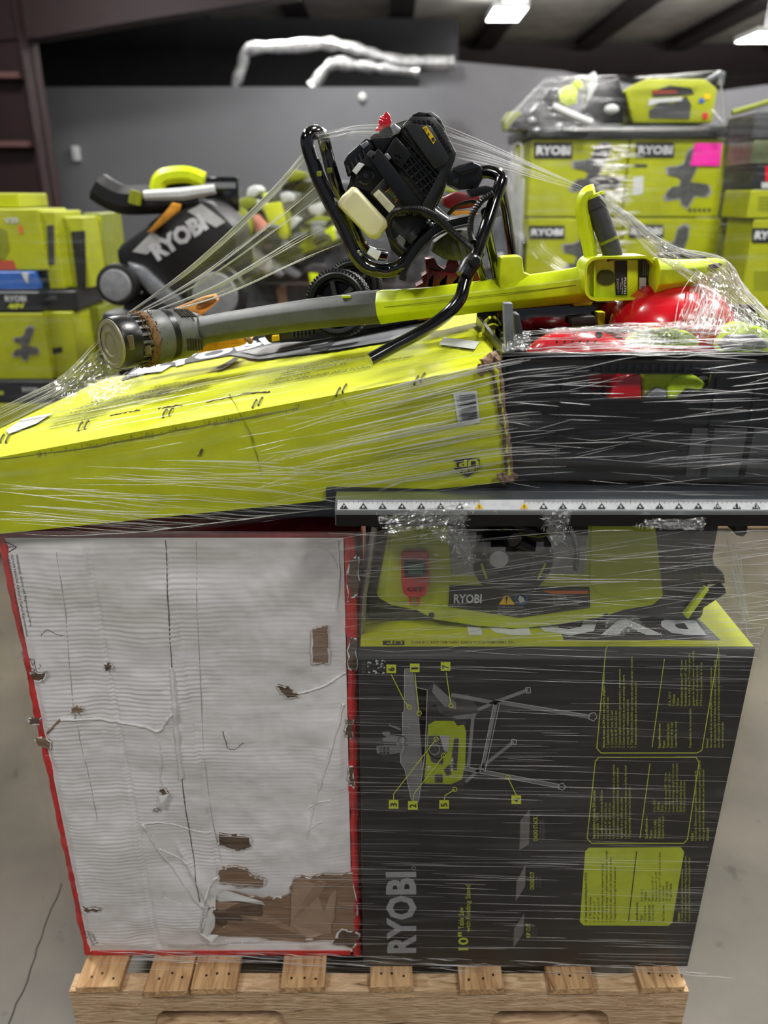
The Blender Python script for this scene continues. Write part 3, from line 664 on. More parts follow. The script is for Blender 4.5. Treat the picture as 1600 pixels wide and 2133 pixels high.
decal(t, 'stand_foot_print', pb, ILE, loop([(1228, 1485), (1238, 1482), (1243, 1492), (1236, 1500), (1226, 1496)], 1.5)+loop([(1164, 1632), (1172, 1629), (1178, 1637), (1172, 1644), (1163, 1641)], 1.5)+loop([(1094, 1431), (1104, 1430), (1105, 1441), (1096, 1442)], 1.5)+loop([(1066, 1538), (1076, 1540), (1074, 1549), (1064, 1548)], 1.5)+[line((1034, 1456), (1228, 1488), 1.3), line((1028, 1465), (1000, 1606), 1.2), line((1040, 1465), (1010, 1606), 1.2), line((965, 1594), (1165, 1632), 1.2), line((965, 1602), (1165, 1640), 1.2)], 4)
tpx('RYOBI', (944, 1601), (944, 1575), pb, t, WHITE, lv=7, up=(939, 1601), name='tiny_logo'); tpx('10', (897, 1601), (897, 1592), pb, t, WHITE, lv=7, up=(890, 1601), name='tiny_number')
for s, c, w_ in (('6', (815, 1391), [(815, 1401), (843, 1458), (852, 1469)]), ('1', (864, 1389), [(864, 1399), (873, 1482)]), ('7', (928, 1386), [(929, 1397), (939, 1466)]), ('3', (820, 1673), [(820, 1663), (820, 1650), (908, 1536)]), ('2', (860, 1675), [(860, 1665), (862, 1650), (924, 1570)]), ('5', (925, 1673), [(925, 1662), (927, 1653), (947, 1640)]), ('4', (1075, 1663), [(1075, 1653), (1057, 1615)])):
    x, y = c; decal(t, 'callout_tile', pb, LIMEI, [[(x-10, y-9), (x+10, y-9), (x+10, y+9), (x-10, y+9)]], 5)
    decal(t, 'callout_line', pb, LIMEI, [line(w_[i], w_[i+1], 1.6) for i in range(len(w_)-1)]+ring(w_[-1], 4.5, 1.4), 8)
    hw = 1.8 if s == '1' else 4
    tpx(s, (x+7, y+hw), (x+7, y-hw), pb, t, INK, lv=7, up=(x-7, y+hw), bold=.02, name='callout_number')
tpx('RTS12', (761, 1400), (761, 1378), pb, t, PGREY, up=(754, 1400))
# scuffed corner
b = MB()
for i in range(26):
    p = at(random.uniform(764, 800), random.uniform(1375, 1405), BY-.0008); l = random.uniform(.002, .006)
    b.poly([p, p+V((l, -.0004, l*.4)), p+V((l*.2, -.0006, l))])
b.build('scuff', OFFW, t, smooth=False, flip=False)

# ================================================================== TABLE SAW
SY = 1.150
t = thing('table_saw', 'lime fronted table saw with a long ruled front rail, on top of the black carton', 'saw', (.28, 1.35, BZ1)); ts = t
TZ = 1.197
b = MB(); b.box((-.03, SY+.012, BZ1+.003), (.555, 1.56, TZ-.02)); b.build('base_shell', DGREY, t, bevel=.012)
b = MB(); prism_px(b, [(812, 1088), (783, 1238), (790, 1248), (815, 1262), (866, 1272), (905, 1292), (1000, 1306), (1080, 1311), (1180, 1300), (1262, 1285), (1300, 1272), (1360, 1262), (1383, 1243), (1366, 1088)], SY-.012, SY+.014)
LSP = M('saw_panel_lime', (196, 208, 40), .35, nscale=30, namt=.03, bump=.06, bscale=300)
b.build('front_panel', LSP, t, bevel=.004)
ps_ = (V((0, SY-.0125, 0)), V((0, -1, 0)))
def bump_px(poly, y0, y1, name, mat, par, bv=.002, label=None):
    b = MB(); prism_px(b, poly, y0, y1); o = b.build(name, mat, par, bevel=bv)
    if label: o['label'] = label
    return o
bump_px([(815, 1092), (868, 1092), (872, 1250), (822, 1256), (800, 1238)], SY-.016, SY-.01, 'side_moulding', LSP, t, .003)
bump_px([(1232, 1092), (1366, 1092), (1380, 1238), (1352, 1254), (1250, 1240), (1228, 1215)], SY-.016, SY-.01, 'side_moulding', LSP, t, .003)
bump_px([(935, 1092), (1226, 1092), (1220, 1196), (940, 1198)], SY-.0145, SY-.01, 'elevation_plate', M('plate_grey', (170, 172, 173), .4, nscale=40), t, .002)
decal(t, 'slot', (V((0, SY-.0148, 0)), V((0, -1, 0))), BLKM, [[(945, 1090), (1225, 1090), (1225, 1115), (945, 1115)]])
# miter dial arc
ce = at(1068, 1165, SY-.016)
b = MB(); b.lathe(ce+V((0, .004, 0)), (0, -1, 0), [(0, .064), (.006, .066), (.010, .062), (.011, .030), (.006, .028)], 40, True); dia = b.build('bevel_dial', BLKP, t)
for a in (200, 340):
    q = ce+V((math.cos(R(a))*.05, -.009, math.sin(R(a))*.05)); b = MB(); b.obox(q, V((math.cos(R(a+90)), 0, math.sin(R(a+90))))*.015, (0, .0008, 0), V((math.cos(R(a)), 0, math.sin(R(a))))*.002); b.build('dial_mark', LIMEI, dia)
b = MB(); ar = [ce+V((math.cos(R(a))*.105, -.002, math.sin(R(a))*.105)) for a in range(-10, 52, 3)]
b.tube(ar, .004, 6); b.build('bevel_rack', PGREY, t)
b = MB()
for p in ar[2:]: b.obox(p+V((0, -.003, 0)), (.001, 0, 0), (0, .002, 0), (0, 0, .006))
b.build('rack_scale', OFFW, t)
# crank handle: hub, arm, knob with chrome end
b = MB(); c0 = at(1066, 1130, SY-.02); c1 = at(1050, 1140, SY-.045); b.tube([c0, c1], .016, 16); b.tube([at(1078, 1128, SY-.035), at(1120, 1150, SY-.03), at(1133, 1153, SY-.02)], [.011, .009, .012], 12)
b.build('crank_arm', BLKP, t)
b = MB(); k0 = at(1028, 1110, SY-.04); k1 = at(1039, 1165, SY-.125); ax = (k1-k0); b.lathe(k0, ax, [(0, .014), (.01, .019), (.05, .020), (ax.length-.006, .0165), (ax.length, .015)], 24); kn = b.build('crank_knob', M('knob_charcoal', (38, 38, 40), .28, nscale=60), t)
b = MB(); b.lathe(k1, ax, [(-.002, .0138), (.001, .0138), (.0016, .012)], 24); b.build('knob_cap', SILV, kn)
b = MB(); q0 = at(1052, 1102, SY-.03); q1 = at(1070, 1122, SY-.06); b.lathe(q0, q1-q0, [(0, .012), (.012, .014), (.02, .013), (.035, .012)], 18); b.build('lock_knob', DGREY, t)
b = MB(); b.tube(tube_px([(1012, 1108, 1.12), (1045, 1100, 1.10), (1120, 1118, 1.1), (1160, 1100, 1.12), (1152, 1080, 1.13)]), .0018, 6)
b.tube(tube_px([(1018, 1100, 1.12), (1008, 1120, 1.11), (1010, 1150, 1.12)]), .0018, 6); b.build('cord_edge', LIMED, t)
# switch
bump_px([(836, 1157), (843, 1149), (887, 1149), (894, 1157), (894, 1216), (888, 1240), (880, 1245), (850, 1245), (840, 1238), (836, 1216)], SY-.028, SY-.014, 'switch_paddle', RED, t, .003, 'red emergency stop paddle')
bump_px([(842, 1167), (888, 1167), (888, 1202), (842, 1202)], SY-.031, SY-.026, 'switch_bezel', BLKM, t, .001)
bump_px([(850, 1174), (882, 1174), (882, 1196), (850, 1196)], SY-.036, SY-.030, 'rocker', GREEN, t, .001, 'green rocker switch')
for x in (855, 872): bump_px([(x-3, 1240), (x+3, 1240), (x+2, 1262), (x-2, 1262)], SY-.024, SY-.014, 'lock_tab', RED, t, .0008)
tpx('OFF', (848, 1232), (882, 1232), (V((0, SY-.0283, 0)), V((0, -1, 0))), t, DRED, up=(848, 1222), bold=.03, name='raised_letters')
# label plate
lp = [(937, 1220), (1228, 1224), (1230, 1266), (1082, 1287), (934, 1264)]
bump_px(lp, SY-.0142, SY-.012, 'label_plate', BLKC, t, .0005)
pl2 = (V((0, SY-.0146, 0)), V((0, -1, 0)))
decal(t, 'plate_border', pl2, PGREY, loop([(940, 1223), (1225, 1227), (1227, 1264), (1082, 1283), (938, 1262)], 1))
tpx('RYOBI', (945, 1256), (1003, 1256), pl2, t, WHITE, up=(945, 1237), bold=.03)
decal(t, 'orange_bar', pl2, ORG_M, [[(1130, 1230), (1226, 1230), (1226, 1237), (1150, 1237)]])
decal(t, 'warning_triangle', pl2, YEL, [[(1055, 1235), (1073, 1259), (1039, 1259)]]); tpx('!', (1052, 1256), (1057, 1256), pl2, t, INK, up=(1052, 1242), lv=2.5, name='warning_mark')
decal(t, 'manual_pictogram', pl2, BLUE, ring((1086, 1247), 12, 3)); decal(t, 'reader_pictogram', pl2, OFFW, [[(1082, 1240), (1090, 1244), (1094, 1252), (1084, 1256), (1079, 1248)]])
for i, l in enumerate(['To reduce the risk of injury:', 'Wear eye protection', 'Use blade guard and spreader for every through cut', 'Keep hands out of line of saw blade']):
    tpx(l, (1036, 1266+i*4.5), (1036+len(l)*1.9, 1266+i*4.5), pl2, t, OFFW, lv=2, name='fine_print')
for i, l in enumerate(['10 in. TABLE SAW', '120 V~ 60 Hz 15 A', 'Read operator\'s manual before operating', 'Always unplug before servicing']):
    tpx(l, (1152, 1244+i*5), (1152+len(l)*1.75, 1244+i*5), pl2, t, OFFW, lv=2, name='fine_print')
for x, y in ((899, 1281), (1262, 1283)):
    b = MB(); b.lathe(at(x, y, SY-.012), (0, -1, 0), [(0, .005), (.002, .005), (.0025, .003)], 14); b.build('screw', BLKM, t)
# table slab, rail and ruler
b = MB(); b.box((-.085, 1.045, TZ-.028), (.64, 1.60, TZ)); b.build('table_top', M('cast_table_dark', (46, 50, 56), .35, .3, nscale=20), t, bevel=.003)
RY = 1.0
rl = [at(698, 1064, RY).x, at(1640, 1064, RY).x]
za, zb, zc = at(800, 1094, RY).z, at(800, 1072, RY).z, at(800, 1063, RY).z
b = MB(); zt = at(800, 1040, RY+.012).z
prof = [(RY, za), (RY, zb), (RY-.003, zb+.001), (RY-.003, zc), (RY+.012, zt), (RY+.045, zt), (RY+.045, za)]
b.loft([[V((x, y, z)) for y, z in prof] for x in rl]); b.build('front_rail', ALU, t, smooth=False)
b = MB(); b.box((rl[0]+.001, RY-.0012, za-.001), (rl[1], RY, zb)); b.build('rail_fascia', BLKP, t)
prl = plane(V((0, RY-.003, zc)), V((1, RY-.003, zc)), V((0, RY+.012, zt)))
decal(t, 'ruler_tape', prl, WHITE, [[(702, 1062.5), (1640, 1062.5), (1640, 1042), (704, 1042)]])
def xin(n): return 1092+40.2*n if n >= 0 else 998+38.5*(n+0)  # right scale from 0 at 1092, left scale from 0 at 998
ticks = []
for k in range(0, 14*16):
    x = 1092+40.2*k/16
    if x > 1636: break
    ticks.append(line((x, 1042.5), (x, 1042.5+(9 if k % 16 == 0 else 6.5 if k % 4 == 0 else 4)), .9))
for k in range(0, 8*16):
    x = 998-40.2*k/16
    if x < 706: break
    ticks.append(line((x, 1042.5), (x, 1042.5+(9 if k % 16 == 0 else 6.5 if k % 4 == 0 else 4)), .9))
decal(t, 'ruler_ticks', prl, INK, ticks, 2)['kind'] = 'stuff'
decal(t, 'zero_markers', prl, YEL, [[(998-9, 1061), (998+9, 1061), (998, 1048)], [(1092-9, 1061), (1092+9, 1061), (1092, 1048)]], 3)
tri = [(1092+40.2*k, k) for k in range(1, 14)]+[(998-40.2*k, k) for k in range(1, 8)]
decal(t, 'inch_markers', prl, INK, [[(x-9, 1061), (x+9, 1061), (x, 1049)] for x, k in tri if x < 1630], 3)
for x, k in tri:
    if x < 1625: tpx(str(k), (x-2.6-(2 if k > 9 else 0), 1060), (x+2.6+(2 if k > 9 else 0), 1060), prl, t, WHITE, lv=4.5, up=(x-2.6, 1054), bold=.02, name='inch_number')
for x in (998, 1092): tpx('0', (x-2, 1060), (x+2, 1060), prl, t, INK, lv=4.5, up=(x-2, 1054), name='inch_number')
# accessories clipped on the saw's right side
bump_px([(1438, 1120), (1482, 1118), (1490, 1180), (1510, 1195), (1515, 1218), (1470, 1220), (1445, 1200)], 1.16, 1.24, 'blade_guard', BLKG, t, .006)
bump_px([(1426, 1268), (1510, 1222), (1514, 1236), (1440, 1284)], 1.15, 1.17, 'push_stick', BLKP, t, .002)
bump_px([(1425, 1282), (1470, 1224), (1478, 1228), (1434, 1290)], 1.14, 1.15, 'push_stick_edge', LIMEP, t, .001)
bump_px([(1528, 1090), (1560, 1090), (1558, 1112), (1548, 1120), (1534, 1116)], 1.1, 1.16, 'rail_clamp', BLKP, t, .003)
b = MB(); b.tube([at(780, 1095, 1.12), at(757, 1240, 1.13), at(752, 1330, 1.13)], .006, 10); b.build('stand_tube', SILV, t)

# ================================================================== LONG YELLOW CARTON
FBR = at(1065, 1003, 1.040); p_ = at(0, 1112, 1.085); dd = (p_-FBR)
FBL = FBR+dd*1.22
FTR = at(1022, 762, 1.050); q_ = at(0, 952, 1.10); FTL = FTR+(q_-FTR)*1.22
BTR = at(1038, 640, 1.60)
top_pl = plane(FTR, FTL, BTR); BTL = hit(215, 792, top_pl)
fr_pl = plane(FBR, FBL, FTR); FTL = hit(*PX(FTL), fr_pl)
top_pl = plane(FTR, FTL, BTR); BTL = hit(215, 790, top_pl)
BBR = BTR+(FBR-FTR)+V((.0, 0, .0)); BBR = V((FBR.x+.01, BTR.y, FBR.z+.02)); BBL = BTL+(FBL-FTL)
b = MB(); W0, W1 = hit(420, 1084, fr_pl), hit(700, 1046, fr_pl); W0 = V((W0.x, 1.10, W0.z)); W1 = V((W1.x, 1.075, W1.z))
b.hexa([V((W0.x, W0.y, W0.z-.006)), V((W1.x, W1.y, 1.141)), V((W1.x, 1.4, 1.141)), V((W0.x, 1.4, W0.z-.006))], [W0+V((0, 0, .001)), W1+V((0, 0, -.004)), V((W1.x, 1.4, W1.z-.004)), V((W0.x, 1.4, W0.z+.001))]); b.build('side_wing', M('navy_table_edge', (34, 42, 52), .35, .2), ts)
t = thing('yellow_tool_carton', 'long crushed lime yellow carton lying on the grey carton, below the gas engine', 'carton', (FBL+FBR+BBL+BBR)/4); yc = t
def bil(a, b_, c, d, u, v): return (a*(1-u)+b_*u)*(1-v)+(d*(1-u)+c*u)*v
b = MB()
def yfront(u, v):
    p = bil(FBL, FBR, FTR, FTL, u, v); e = min(u, 1-u, v, 1-v)*8
    return p+fr_pl[1]*(-.0022*min(1, e)*abs(vn(u*14, v*3))-.0012*min(1, e)*abs(vn(u*34+5, v*9)))+fr_pl[1]*.003*math.sin(math.pi*v)*0
def ytop(u, v):
    p = bil(FTL, FTR, BTR, BTL, u, v); e = min(1, min(u, 1-u, v, 1-v)*8)
    return p-top_pl[1]*(.0022*e*abs(vn(u*12+3, v*5))+.001*e*abs(vn(u*36, v*12)))
b.grid(yfront, 90, 20); b.grid(ytop, 90, 36)
b.poly([FBR, BBR, BTR, FTR]); b.poly([FBL, FTL, BTL, BBL]); b.poly([BBL, BTL, BTR, BBR]); b.poly([FBL, BBL, BBR, FBR])
b.build('body', LIME, t, ang=60, flip=True)
# crushed right end: folded seam strips with kraft
def seamtube(pts, r, mat, name, jit=.002):
    b = MB(); q = catmull(pts, 8); q = [p+V((random.uniform(-jit, jit), random.uniform(-jit, jit), random.uniform(-jit, jit))) for p in q]
    b.tube(q, [r*random.uniform(.6, 1.3) for _ in q], 7); b.build(name, mat, t)
for k in range(3):
    seamtube([at(1022+k*8, 760-k*2, 1.046), at(1040+k*5, 850, 1.043), at(1052+k*4, 930, 1.04), at(1060+k*3, 1000, 1.037)], .003, (KRAFTD, LIME, KRAFT)[k], 'crushed_edge')
seamtube([at(1000, 770, 1.046), at(1015, 752, 1.047), at(1030, 740, 1.05)], .007, KRAFT, 'crushed_corner', .004)
seamtube([at(1040, 990, 1.034), at(1056, 998, 1.034), at(1068, 992, 1.036)], .006, KRAFT, 'crushed_corner', .004)
seamtube([at(1000, 700, 1.24), at(1020, 660, 1.42), at(1036, 642, 1.57)], .004, LIME, 'lifted_top_flap', .002)
seamtube([at(1015, 655, 1.5), at(1028, 640, 1.58), at(1038, 636, 1.6)], .006, KRAFTD, 'crushed_corner', .004)
# printing
DK = M('dark_grey_print', (58, 60, 62), .45, nscale=60, namt=.06)
# dark logo band along the far edge of the lid
band = [(268, 790), (330, 748), (560, 716), (590, 726), (560, 738), (470, 752), (330, 776)]
decal(t, 'logo_band', top_pl, DK, [[(250, 796), (300, 752), (470, 728), (612, 704), (560, 730), (470, 744), (340, 768)]], 5)
tpx('RYOBI', (285, 786), (570, 718), top_pl, t, WHITE, lv=7, up=(300, 766), bold=.04)
decal(t, 'battery_badge', top_pl, WHITE, [[(270, 784), (290, 772), (360, 764), (338, 778)]], 8)
decal(t, 'tool_picture', top_pl, MGREY, [[(478, 742), (560, 722), (700, 702), (870, 672), (905, 672), (860, 700), (800, 716), (700, 732), (620, 742), (540, 752)]], 6)
for q in [[(450, 772), (492, 748), (500, 752), (462, 774)], [(640, 712), (800, 684), (830, 690), (700, 716), (680, 736), (650, 734)], [(820, 672), (900, 664), (905, 678), (830, 690)]]: decal(t, 'tool_picture_dark', top_pl, DK, [q], 8)
decal(t, 'tool_picture_light', top_pl, LGREY, [[(500, 738), (600, 722), (700, 712), (680, 722), (540, 746)]], 10)
decal(t, 'shipping_label', top_pl, OFFW, [[(14, 900), (48, 876), (112, 864), (78, 886), (20, 908)], [(915, 722), (925, 706), (1000, 716), (990, 732)]], 6)
for s, a, c in (('Scie à onglet coulissante\nScie polyvalente universelle\npour coupes et finition', (128, 870), (330, 836)), ('Superbande\nprécision control\ndesign hybride garden', (260, 838), (426, 812)), ('Conception polyvalente\ntous vos travaux et\nde projets\ndiseño adecuado para todos', (556, 806), (770, 770)), ('Ingletadora deslizante\nIdeal para acabados', (96, 896), (210, 872)), ('Distribué par', (780, 762), (860, 748))):
    tpx(s, a, c, top_pl, t, INK, lv=4, shear=.2, hscale=2.3)
# staples: each pair are things pinned in the lid edge -> parts of the carton
for (x, y) in ((5, 915), (17, 915), (168, 889), (181, 886), (344, 862), (357, 858), (531, 843), (543, 838), (705, 818), (718, 811), (868, 794), (881, 788)):
    b = MB(); p0 = hit(x-4, y+8, top_pl)+top_pl[1]*.0022; p1 = hit(x+4, y-8, top_pl)+top_pl[1]*.0022
    m_ = hit(x, y, top_pl)+top_pl[1]*.003
    b.tube([p0-top_pl[1]*.003, p0, m_, p1, p1-top_pl[1]*.003], .0014, 6); b.build('staple', M('oxidised_staple', (88, 78, 58), .45, .7), t)
# front face: barcode label, arrow
fp = fr_pl
decal(t, 'barcode_label', fp, WHITE, [[(944, 818), (993, 813), (1000, 880), (955, 886)]], 3, 'white barcode sticker')
bars = []; y = 823
while y < 875:
    w_ = random.choice((1, 1.5, 2.4)); f0 = (y-818)/66
    bars.append([(955+9*f0, y), (990+6*f0, y-4), (990+6*f0, y-4+w_), (955+9*f0, y+w_)]); y += w_+random.choice((1, 1.4, 2))
decal(t, 'barcode_bars', fp, INK, bars, 5)
tpx('0 33287 19401 4', (950, 825), (958, 878), fp, t, INK, lv=5, up=(955, 824), name='barcode_digits')
decal(t, 'up_arrow', fp, INK, [[(944, 960), (947, 955), (999, 953), (999, 970), (1010, 968), (974, 993), (943, 974), (953, 974), (950, 960)]], 3)
tpx('UP', (997, 955), (955, 957), fp, t, LIMEI, lv=5, up=(997, 970), bold=.04); tpx('THIS SIDE', (1000, 972), (953, 976), fp, t, LIMEI, lv=5, up=(1000, 980), bold=.02)
# scuff marks and creases
def crease(pts, pl, r=.0009, mat=KRAFTD):
    b = MB(); q = [hit(x, y, pl)+pl[1]*.0004 for x, y in pts]; q = catmull(q, 6)
    q = [p+V((random.uniform(-.001, .001), 0, random.uniform(-.001, .001))) for p in q]; b.tube(q, [r*random.uniform(.3, 1.3) for _ in q], 5); b.build('crease', mat, t)
crease([(330, 852), (350, 848), (380, 845)], top_pl, .0014); crease([(430, 838), (480, 828), (520, 820), (562, 818)], top_pl, .0016)
crease([(230, 866), (260, 860), (292, 855)], top_pl, .0012)
crease([(478, 822), (520, 900), (545, 990)], fp, .0008, LIMED); crease([(412, 950), (422, 935), (418, 948)], fp, .001)
crease([(0, 955), (200, 928), (400, 890), (620, 850)], fp, .0009, M('edge_wear', (150, 150, 60), .7))
b = MB()
for i in range(80):
    x = random.uniform(60, 640); y = 952-.184*x+random.uniform(2, 12); l = random.uniform(3, 10)
    if y < 0: continue
    q = line((x, y), (x+1, y+l), random.uniform(.6, 1.6)); b.poly([hit(*k, fp)+fp[1]*.0012 for k in q])
b.build('scuffs', M('scuff_olive', (120, 118, 60), .7), t, smooth=False, flip=False)

# ================================================================== BLACK CRATE AND WHAT IS IN IT
CY = 1.062
cl = at(1046, 860, CY).x; CZ0 = TZ+.002; CZ1 = at(1300, 735, CY).z
cr = cl+.50
t = thing('black_crate', 'black plastic storage crate with a hand hole, on the saw table at the right', 'crate', ((cl+cr)/2, CY+.18, CZ0)); cr_t = t
def hx(px, py): return at(px, py, CY)
h0, h1 = hx(1230, 752), hx(1487, 752); hz0 = hx(1300, 831).z; hz1 = hx(1300, 776).z
b = MB()
# front wall as a frame around the hand hole with a curved lower lip
th = .006
arc = [(h0.x, hz1), (h0.x, hz0+.018), (h0.x+.012, hz0+.006), (h0.x+.035, hz0), (h1.x-.035, hz0), (h1.x-.012, hz0+.006), (h1.x, hz0+.018), (h1.x, hz1)]
def pz(poly): b.prism([V((x, CY, z)) for x, z in poly], (0, th, 0))
pz([(cl+.012, CZ0), (h0.x, CZ0), (h0.x, CZ1), (cl, CZ1)])
pz([(h1.x, CZ0), (cr-.012, CZ0), (cr, CZ1), (h1.x, CZ1)])
pz([(h0.x, hz1), (h1.x, hz1), (h1.x, CZ1), (h0.x, CZ1)])
for i in range(1, len(arc)-2):
    (xa, za_), (xb, zb_) = arc[i], arc[i+1]; pz([(xa, CZ0), (xb, CZ0), (xb, zb_), (xa, za_)])
b.build('front_wall', BLKP, t, smooth=False)
b = MB(); b.box((cl, CY, CZ0), (cl+th, CY+.36, CZ1)); b.build('side_wall', BLKP, t)
b = MB(); b.box((cr-th, CY, CZ0), (cr, CY+.36, CZ1)); b.build('side_wall', BLKP, t)
b = MB(); b.box((cl, CY+.354, CZ0), (cr, CY+.36, CZ1+.02)); b.build('back_wall', BLKP, t)
b = MB(); b.box((cl, CY, CZ0), (cr, CY+.36, CZ0+.005)); b.build('bottom', BLKP, t)
b = MB(); b.box((cl-.006, CY-.008, CZ1-.010), (cr+.006, CY+.006, CZ1)); b.box((cl-.006, CY-.008, CZ1-.013), (cr+.006, CY-.004, CZ1)); b.build('rim', BLKP, t, bevel=.002)
b = MB()
for i in range(15):
    x = h0.x+.006+i*(h1.x-h0.x-.012)/14; b.box((x-.0012, CY-.006, hz1+.001), (x+.0012, CY, hz1+.014))
b.box((h0.x, CY-.006, hz1-.001), (h1.x, CY, hz1+.0015)); b.box((h0.x, CY-.007, hz1+.013), (h1.x, CY, hz1+.016)); b.build('grip_ribs', BLKP, t)
for px in (1165, 1478, 1560):
    x = at(px, 900, CY).x; b = MB(); b.hexa([V((x-.004, CY-.005, CZ0+.01)), V((x+.004, CY-.005, CZ0+.01)), V((x+.004, CY, CZ0+.01)), V((x-.004, CY, CZ0+.01))], [V((x-.003, CY-.005, CZ1-.035)), V((x+.005, CY-.005, CZ1-.035)), V((x+.005, CY, CZ1-.035)), V((x-.003, CY, CZ1-.035))]); b.build('wall_rib', BLKP, t)
b = MB(); x = at(1440, 900, CY).x; b.box((x, CY-.003, CZ0+.012), (cr-.03, CY, CZ0+.085)); b.build('moulded_panel', DGREY, t, bevel=.001)
bump_px([(1050, 632), (1068, 632), (1072, 735), (1054, 735)], CY+.012, CY+.03, 'divider_post', MGREY, t, .001, 'grey upright divider at the crate corner')
bump_px([(1072, 655), (1082, 655), (1098, 735), (1076, 735)], CY+.03, CY+.06, 'divider_brace', DGREY, t, .001)

def solo(name, label, cat, mb, mat, bevel=0, group=None, **k): return tag(mb.build(name, mat, bevel=bevel, **k), label, cat, group)
# big red dome
ctr = at(1398, 684, 1.24)
t = thing('red_blower_housing', 'large glossy red domed housing lying on top of the crate', 'tool', ctr+V((0, 0, -.07)))
Z = 1.2
b = MB(); b.ell(ctr, .096, .10, .076, 36, 20, Matrix.Rotation(R(4), 3, 'Y')); b.build('dome', RED, t)
b = MB(); ps = [ctr+V((.028+.012*math.sin(a), -.1001*math.cos(a*.5+.55)*math.cos(.0), .0)) for a in []]
def onell(px, py, k=1.01):
    d = ray(px, py); o = ORG-ctr; A = V((.096, .10, .076))
    dn = V((d.x/A.x, d.y/A.y, d.z/A.z)); on = V((o.x/A.x, o.y/A.y, o.z/A.z))
    aa = dn.dot(dn); bb = 2*on.dot(dn); cc = on.dot(on)-k
    disc = bb*bb-4*aa*cc
    return ORG+d*((-bb-math.sqrt(max(0, disc)))/(2*aa))
b = MB(); b.tube(catmull([onell(x, y, 1.0) for x, y in ((1432, 612), (1428, 640), (1418, 665), (1410, 690))], 6), .0035, 8); b.build('moulding_ridge', RED, t)
b = MB(); b.tube(catmull([onell(x, y, 1.0) for x, y in ((1475, 625), (1490, 660), (1496, 690))], 6), .003, 8); b.build('moulding_ridge', RED, t)
b = MB(); b.box((ctr.x-.085, ctr.y-.05, ctr.z-.05), (ctr.x+.1, ctr.y+.08, ctr.z-.01)); b.build('base_flange', RED, t, bevel=.01)
# lower red housing
c2 = at(1200, 752, 1.13)
t = thing('red_shroud', 'smaller red shroud with a black vent, low behind the crate rim', 'tool', c2+V((0, 0, -.06)))
b = MB(); b.ell(c2, .078, .045, .048, 30, 14); b.build('shell', RED, t)
b = MB(); b.lathe(at(1247, 697, 1.087), (0, -1, .3), [(0, .005), (.002, .005)], 12); b.build('screw_hole', BLKM, t)
for i in range(6):
    b = MB(); p = at(1160+i*16, 712, 1.088); b.obox(p, (.0012, 0, .0006), (0, .001, 0), (0, 0, .0018)); b.build('vent_slot', BLKM, t)
c3 = at(1275, 790, 1.12)
b = MB(); prism_px(b, [(1268, 835), (1276, 806), (1292, 790), (1336, 774), (1338, 835)], 1.072, 1.12); solo('red_guard', 'red angular plastic guard seen through the hand hole of the crate', 'tool', b, RED, .004)
b = MB(); prism_px(b, [(1300, 735), (1520, 735), (1525, 690), (1440, 680), (1300, 700)], 1.13, 1.16); solo('red_cover', 'flat red panel edge between the lime pads in the crate', 'tool', b, RED, .004)
# lime vented pad
t = thing('lime_vented_pad', 'lime oval pad with rows of small vent holes, behind the crate rim', 'pad', at(1382, 735, 1.09))
pts = [(1306, 722), (1312, 705), (1330, 694), (1360, 687), (1400, 686), (1435, 692), (1455, 704), (1460, 722)]
b = MB(); prism_px(b, pts, 1.085, 1.105); b.build('pad', GLOVE, t, bevel=.005)
ppl = (V((0, 1.0848, 0)), V((0, -1, 0)))
decal(t, 'vent_holes', ppl, M('vent_dark', (120, 140, 20), .7), [[(x, y), (x+4, y), (x+4, y+3), (x, y+3)] for x in range(1355, 1418, 8) for y in (694, 700, 706, 712)], 1)
# neon gloves
def blobby(label, name, pieces, mat, Y, cuff=None):
    t = thing(name, label, 'glove', at(pieces[0][0][0], pieces[0][0][1], Y))
    for i, (poly, y0, y1, m_, nm) in enumerate(pieces[1:]):
        b = MB(); prism_px(b, poly, y0, y1, .92); b.build(nm, m_, t, bevel=.006, seg=3)
    return t
blobby('lime and grey work glove seen through the hand hole of the crate', 'work_glove', [[(1400, 828)],
    ([(1338, 765), (1440, 765), (1452, 800), (1400, 836), (1336, 836)], 1.082, 1.14, GLOVE, 'glove_back'),
    ([(1345, 826), (1370, 808), (1392, 814), (1388, 836), (1348, 836)], 1.072, 1.11, MGREY, 'grey_palm'),
    ([(1392, 800), (1420, 782), (1455, 786), (1474, 800), (1462, 818), (1430, 812), (1405, 836), (1388, 832)], 1.073, 1.13, GLOVE, 'glove_finger')], None, 1.1)
t = blobby('lime and grey glove bunched at the right end of the crate', 'work_glove', [[(1555, 745)],
    ([(1505, 735), (1512, 710), (1540, 690), (1575, 678), (1610, 690), (1615, 745), (1520, 745)], 1.09, 1.16, GLOVE, 'glove_back'),
    ([(1500, 718), (1525, 700), (1575, 696), (1606, 716), (1600, 726), (1505, 730)], 1.078, 1.10, MGREY, 'grey_palm'),
    ([(1515, 738), (1570, 734), (1588, 742), (1583, 748), (1520, 746)], 1.07, 1.085, GLOVE, 'cuff')], None, 1.1)
b = MB(); b.tube([at(1448, 796, 1.1), at(1468, 790, 1.12)], .006, 14); solo('steel_spindle', 'short chrome spindle end among the gloves in the crate', 'spindle', b, SILV)
b = MB(); b.lathe(at(1398, 792, 1.088), (0, -1, 0), [(0, .006), (.004, .005), (.006, .002)], 12); solo('clip_knob', 'small round steel knob on the glove in the hand hole', 'knob', b, SILV)
